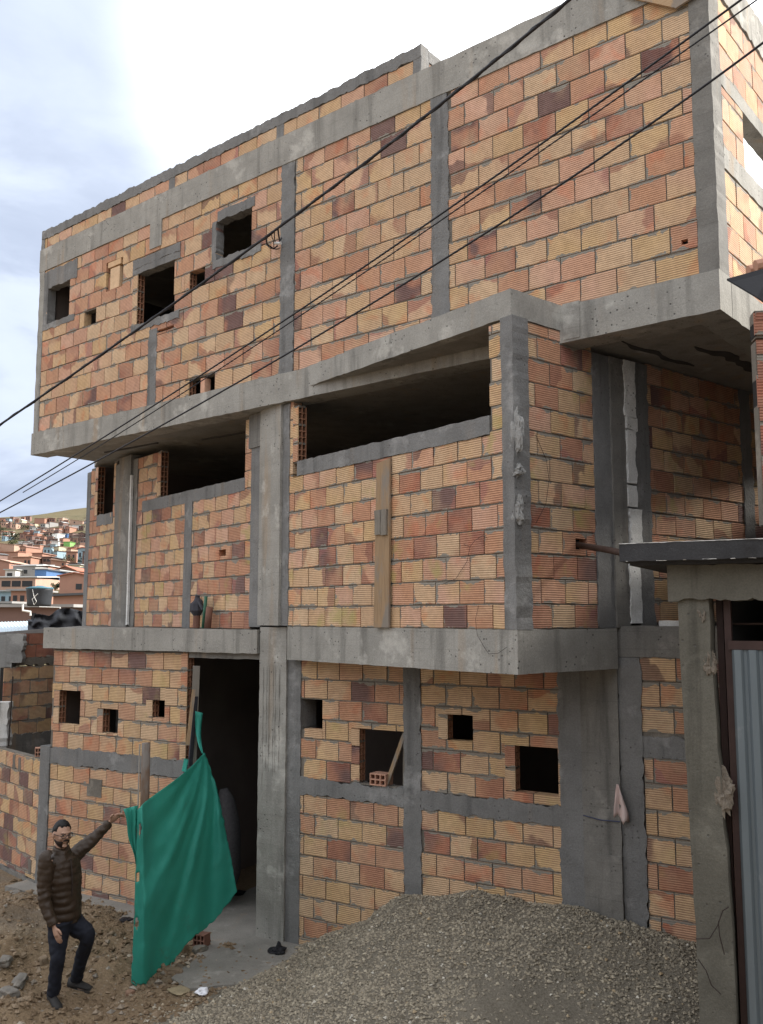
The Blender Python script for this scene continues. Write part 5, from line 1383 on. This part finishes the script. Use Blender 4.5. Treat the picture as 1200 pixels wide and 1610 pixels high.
# trees
leafm = {}
def m_leaf(n, a, b):
    t = NT(n); at_ = t.n('ShaderNodeAttribute', attribute_name='blk'); sx = t.n('ShaderNodeSeparateXYZ'); t.l(at_.outputs['Vector'], sx.inputs[0])
    return t.fin(t.mix(sx.outputs[0], a, b), .8, spec=.2)
LF = [m_leaf('dark_foliage', (.018, .030, .016), (.045, .062, .028)), m_leaf('olive_foliage', (.04, .05, .022), (.10, .11, .045))]
bark = plain('bark', (.09, .065, .05))
def tree(x, ybase, d, hpx, wpx, label, kind=0, group=None, n=420, seed=1):
    g = random.Random(seed); d = foot_d(x, ybase, 60); p = at(x, ybase, d); hh_ = hpx*d/1440; ww = wpx*d/1440/2
    root = thing('tree', p, label, 'tree', group)
    mb = MB(); mb.tube([p+Vector((0, 0, -1)), p+Vector((.03*hh_, 0, hh_*.3)), p+Vector((0, 0, hh_*.7))], [hh_*.045, hh_*.035, hh_*.012], n=7); mb.build('trunk', bark, root)
    mb = MB(); cl = [(Vector((g.uniform(-.7, .7)*ww, g.uniform(-.7, .7)*ww, hh_*g.uniform(.30, .82))), g.uniform(.28, .5)) for _ in range(11)]
    for _ in range(n):
        c, r = g.choice(cl); v = Vector((g.gauss(0, 1), g.gauss(0, 1), g.gauss(0, .8)))
        v = v.normalized()*g.uniform(.5, 1)**.5
        q_ = p+c+Vector((v.x*r*ww, v.y*r*ww, v.z*r*ww*.85)); s_ = ww*g.uniform(.07, .14)
        a = Vector((g.uniform(-1, 1), g.uniform(-1, 1), g.uniform(-.6, 1))).normalized(); b = a.cross(Vector((g.uniform(-1, 1), .3, .5))).normalized(); c2 = a.cross(b)
        mb.face([q_-b*s_, q_+c2*s_*.7, q_+b*s_, q_-c2*s_*.7], 0, None, (g.random(), 0, 0))
    mb.build('crown', LF[kind], root)
tree(104, 933, 135, 24, 26, 'round dark green tree below the large orange house', 0, n=900, seed=2)
tree(86, 932, 128, 16, 16, 'pale olive bush left of the round dark tree', 1, n=500, seed=3)
TG = 'trees among the houses on the hillside'
for k, (x, y, d, h_, w_2, kd) in enumerate([(-2, 842, 470, 32, 12, 0), (5, 846, 450, 18, 14, 0), (14, 850, 440, 14, 18, 0), (24, 848, 450, 12, 16, 0), (34, 832, 540, 9, 14, 0), (46, 834, 530, 9, 16, 0), (56, 838, 500, 8, 14, 0), (20, 858, 410, 8, 22, 1), (6, 862, 390, 8, 20, 1), (40, 868, 340, 9, 16, 1), (58, 866, 345, 8, 14, 0), (108, 886, 270, 16, 16, 1), (118, 884, 275, 14, 18, 0), (128, 888, 260, 14, 16, 0), (124, 862, 380, 8, 14, 0), (96, 874, 320, 8, 16, 0), (84, 858, 400, 6, 14, 1), (70, 846, 460, 6, 12, 0), (132, 852, 430, 8, 12, 0), (18, 892, 230, 9, 14, 1), (2, 944, 80, 10, 26, 1), (112, 848, 440, 5, 10, 1), (130, 872, 330, 10, 14, 0)]):
    tree(x, y, d, h_, w_2, ['dark bushy tree among the far houses on the slope', 'olive green shrub among the far houses on the slope'][kd] if k not in (0, 20) else ['tall dark tree at the left edge below the bare hilltop', '', 'green shrub on the bank at the left edge near the water tank'][k//10], kd, TG if k not in (0, 20) else None, n=170, seed=20+k)
# water tank
tb = at(61.5, 953, 42); tk = thing('water_tank', tb, 'round black plastic water tank with blue lid on the brown roof', 'tank')
mb = MB(); rings = []
for z, r in ((0, .50), (.1, .53), (.3, .54), (.5, .56), (.7, .58), (.79, .60)): rings.append([tb+Vector((math.cos(a*.2618)*r, math.sin(a*.2618)*r, z)) for a in range(24)])
ringmesh(mb, rings); mb.build('body', m_plain('tank_plastic', (.030, .034, .040), .5, .5, 3), tk, smooth=True)
mb = MB(); rings = []
for z, r in ((.78, .61), (.83, .61), (.87, .45), (.91, .16), (.93, .15)): rings.append([tb+Vector((math.cos(a*.2618)*r, math.sin(a*.2618)*r, z)) for a in range(24)])
ringmesh(mb, rings); mb.build('lid', m_plain('tank_lid', (.06, .15, .19), .5, .3, 4), tk, smooth=True)
mb = MB(); mb.tube([tb+Vector((-.1, -.60, .75)), tb+Vector((-.02, -.62, .45)), tb+Vector((.1, -.6, .2)), tb+Vector((0, -.6, .05)), tb+Vector((-.1, -.6, .3)), tb+Vector((.15, -.62, .55))], .015, n=5); mb.build('hose', M['pvc'], tk)
mb = MB(); mb.tube([at(36, 950, 41), at(36, 960, 41), at(48, 962, 41), at(48, 968, 41)], .05, n=8); add('drain_pipe', mb, M['pvc'], at(36, 960, 41), 'white elbow pipe left of the water tank', 'pipe')
mb = MB(); mb.tube([at(92, 973, 41), at(95, 955, 41)], .03, n=6); mb.tube([at(62, 954, 41), at(95, 955, 41)], .025, n=6); add('roof_rail', mb, M['pvc'], at(92, 973, 41), 'thin white rail on the roof right of the water tank', 'rail')
# ================================================================= LIGHT, SKY, CAMERA
SUN_EL, SUN_AZ = R(38), math.atan2(.96, .28)      # azimuth from +Y towards +X
sd = Vector((math.sin(SUN_AZ)*math.cos(SUN_EL), math.cos(SUN_AZ)*math.cos(SUN_EL), math.sin(SUN_EL)))
sun = bpy.data.lights.new('sun', 'SUN'); sun.energy = 4.6; sun.angle = R(8); sun.color = (1, .95, .87)
so = bpy.data.objects.new('sun', sun); C.objects.link(so); so.location = sd*50
so.rotation_euler = (-sd).to_track_quat('-Z', 'Y').to_euler()
W = bpy.data.worlds.new('World'); bpy.context.scene.world = W; W.use_nodes = True
nt = W.node_tree; nt.nodes.clear()
def wn(ty, **kw):
    x = nt.nodes.new(ty)
    for k, v in kw.items(): setattr(x, k, v)
    return x
L = nt.links.new
out = wn('ShaderNodeOutputWorld'); bg = wn('ShaderNodeBackground'); L(bg.outputs[0], out.inputs[0]); bg.inputs[1].default_value = .1
sky = wn('ShaderNodeTexSky', sky_type='NISHITA'); sky.sun_disc = False; sky.sun_elevation = SUN_EL; sky.sun_rotation = SUN_AZ; sky.altitude = 2600
tc = wn('ShaderNodeTexCoord'); D = tc.outputs['Generated']
def wmath(op, a, b=0.0, c=0.0):
    x = wn('ShaderNodeMath', operation=op)
    for i, v in enumerate((a, b, c)):
        if isinstance(v, bpy.types.NodeSocket): L(v, x.inputs[i])
        else: x.inputs[i].default_value = v
    return x.outputs[0]
def wdot(v):
    x = wn('ShaderNodeVectorMath', operation='DOT_PRODUCT'); L(D, x.inputs[0]); x.inputs[1].default_value = v; return x.outputs['Value']
def wstep(f_, lo, hi, a=0.0, b=1.0):
    x = wn('ShaderNodeMapRange', interpolation_type='SMOOTHSTEP'); L(f_, x.inputs[0]); x.inputs[1].default_value = lo; x.inputs[2].default_value = hi; x.inputs[3].default_value = a; x.inputs[4].default_value = b
    return x.outputs[0]
mp = wn('ShaderNodeMapping'); L(D, mp.inputs[0]); mp.inputs['Scale'].default_value = (1.0, 1.0, 2.3); mp.inputs['Location'].default_value = (.37, .2, .05); mp.inputs['Rotation'].default_value = (.2, .1, .4)
def wnoise(sc, det, ro, off=0):
    x = wn('ShaderNodeTexNoise', noise_dimensions='4D'); L(mp.outputs[0], x.inputs['Vector']); x.inputs['Scale'].default_value = sc; x.inputs['Detail'].default_value = det; x.inputs['Roughness'].default_value = ro; x.inputs['W'].default_value = off
    x.inputs['Distortion'].default_value = .35
    return x.outputs['Fac']
n1 = wnoise(2.1, 7, .52); n2 = wnoise(4.6, 6, .55, 3.3)
cov = wstep(n1, .36, .52)
gl = ray(760, 90).normalized()
glow = wstep(wdot(gl), .93, .995)
bank = ray(20, 640).normalized()
bk = wstep(wdot(bank), .945, .995)
shade = wmath('ADD', wmath('MULTIPLY', n1, .55), wmath('MULTIPLY', n2, .45))
shade = wstep(shade, .32, .70)
# cloud: grey-blue bases to white tops
mx = wn('ShaderNodeMix', data_type='RGBA'); L(shade, mx.inputs[0]); mx.inputs[6].default_value = (6.7, 6.95, 7.5, 1); mx.inputs[7].default_value = (10.4, 10.5, 10.6, 1)
# high thin veil over the blue
vm = wn('ShaderNodeMix', data_type='RGBA'); vm.inputs[0].default_value = .78; L(sky.outputs[0], vm.inputs[6]); vm.inputs[7].default_value = (7.2, 7.7, 8.8, 1)
cm = wn('ShaderNodeMix', data_type='RGBA'); L(cov, cm.inputs[0]); L(vm.outputs[2], cm.inputs[6]); L(mx.outputs[2], cm.inputs[7])
# darker cloud bank low on the left
dk = wn('ShaderNodeMix', data_type='RGBA', blend_type='MULTIPLY'); L(wmath('MULTIPLY', bk, wstep(n2, .60, .42)), dk.inputs[0]); L(cm.outputs[2], dk.inputs[6]); dk.inputs[7].default_value = (.78, .80, .84, 1)
gm = wn('ShaderNodeMix', data_type='RGBA', blend_type='ADD'); L(glow, gm.inputs[0]); rg = wn('ShaderNodeMix', data_type='RGBA', blend_type='MULTIPLY'); L(wstep(wdot(ray(-150, 300).normalized()), .79, .95), rg.inputs[0]); L(dk.outputs[2], rg.inputs[6]); rg.inputs[7].default_value = (.43, .475, .56, 1)
L(rg.outputs[2], gm.inputs[6]); gm.inputs[7].default_value = (9, 9, 9, 1)
# unseen sky behind the camera, darkened towards the horizon to dim the lower floors
zz = wn('ShaderNodeSeparateXYZ'); L(D, zz.inputs[0])
lowf = wmath('MULTIPLY', wstep(zz.outputs[1], .15, -.35), wstep(zz.outputs[2], .62, .12))
fm = wn('ShaderNodeMix', data_type='RGBA', blend_type='MULTIPLY'); L(lowf, fm.inputs[0]); L(gm.outputs[2], fm.inputs[6]); fm.inputs[7].default_value = (.62, .60, .58, 1)
L(fm.outputs[2], bg.inputs[0])

cam = bpy.data.cameras.new('camera'); co = bpy.data.objects.new('camera', cam); C.objects.link(co)
co.location = (0, 0, H); co.rotation_euler = (R(90)+PIT, 0, 0)
cam.sensor_fit = 'VERTICAL'; cam.sensor_height = 24; cam.sensor_width = 18; cam.lens = 24*FOC/1610; cam.clip_end = 5000; cam.clip_start = .05
sc = bpy.context.scene; sc.camera = co
sc.view_settings.view_transform = 'Standard'; sc.view_settings.look = 'None'; sc.view_settings.exposure = 1.0; sc.view_settings.gamma = 1; sc.view_settings.use_curve_mapping = False

sc.cycles.max_bounces = 6; sc.cycles.diffuse_bounces = 4; sc.cycles.glossy_bounces = 2; sc.cycles.transmission_bounces = 2
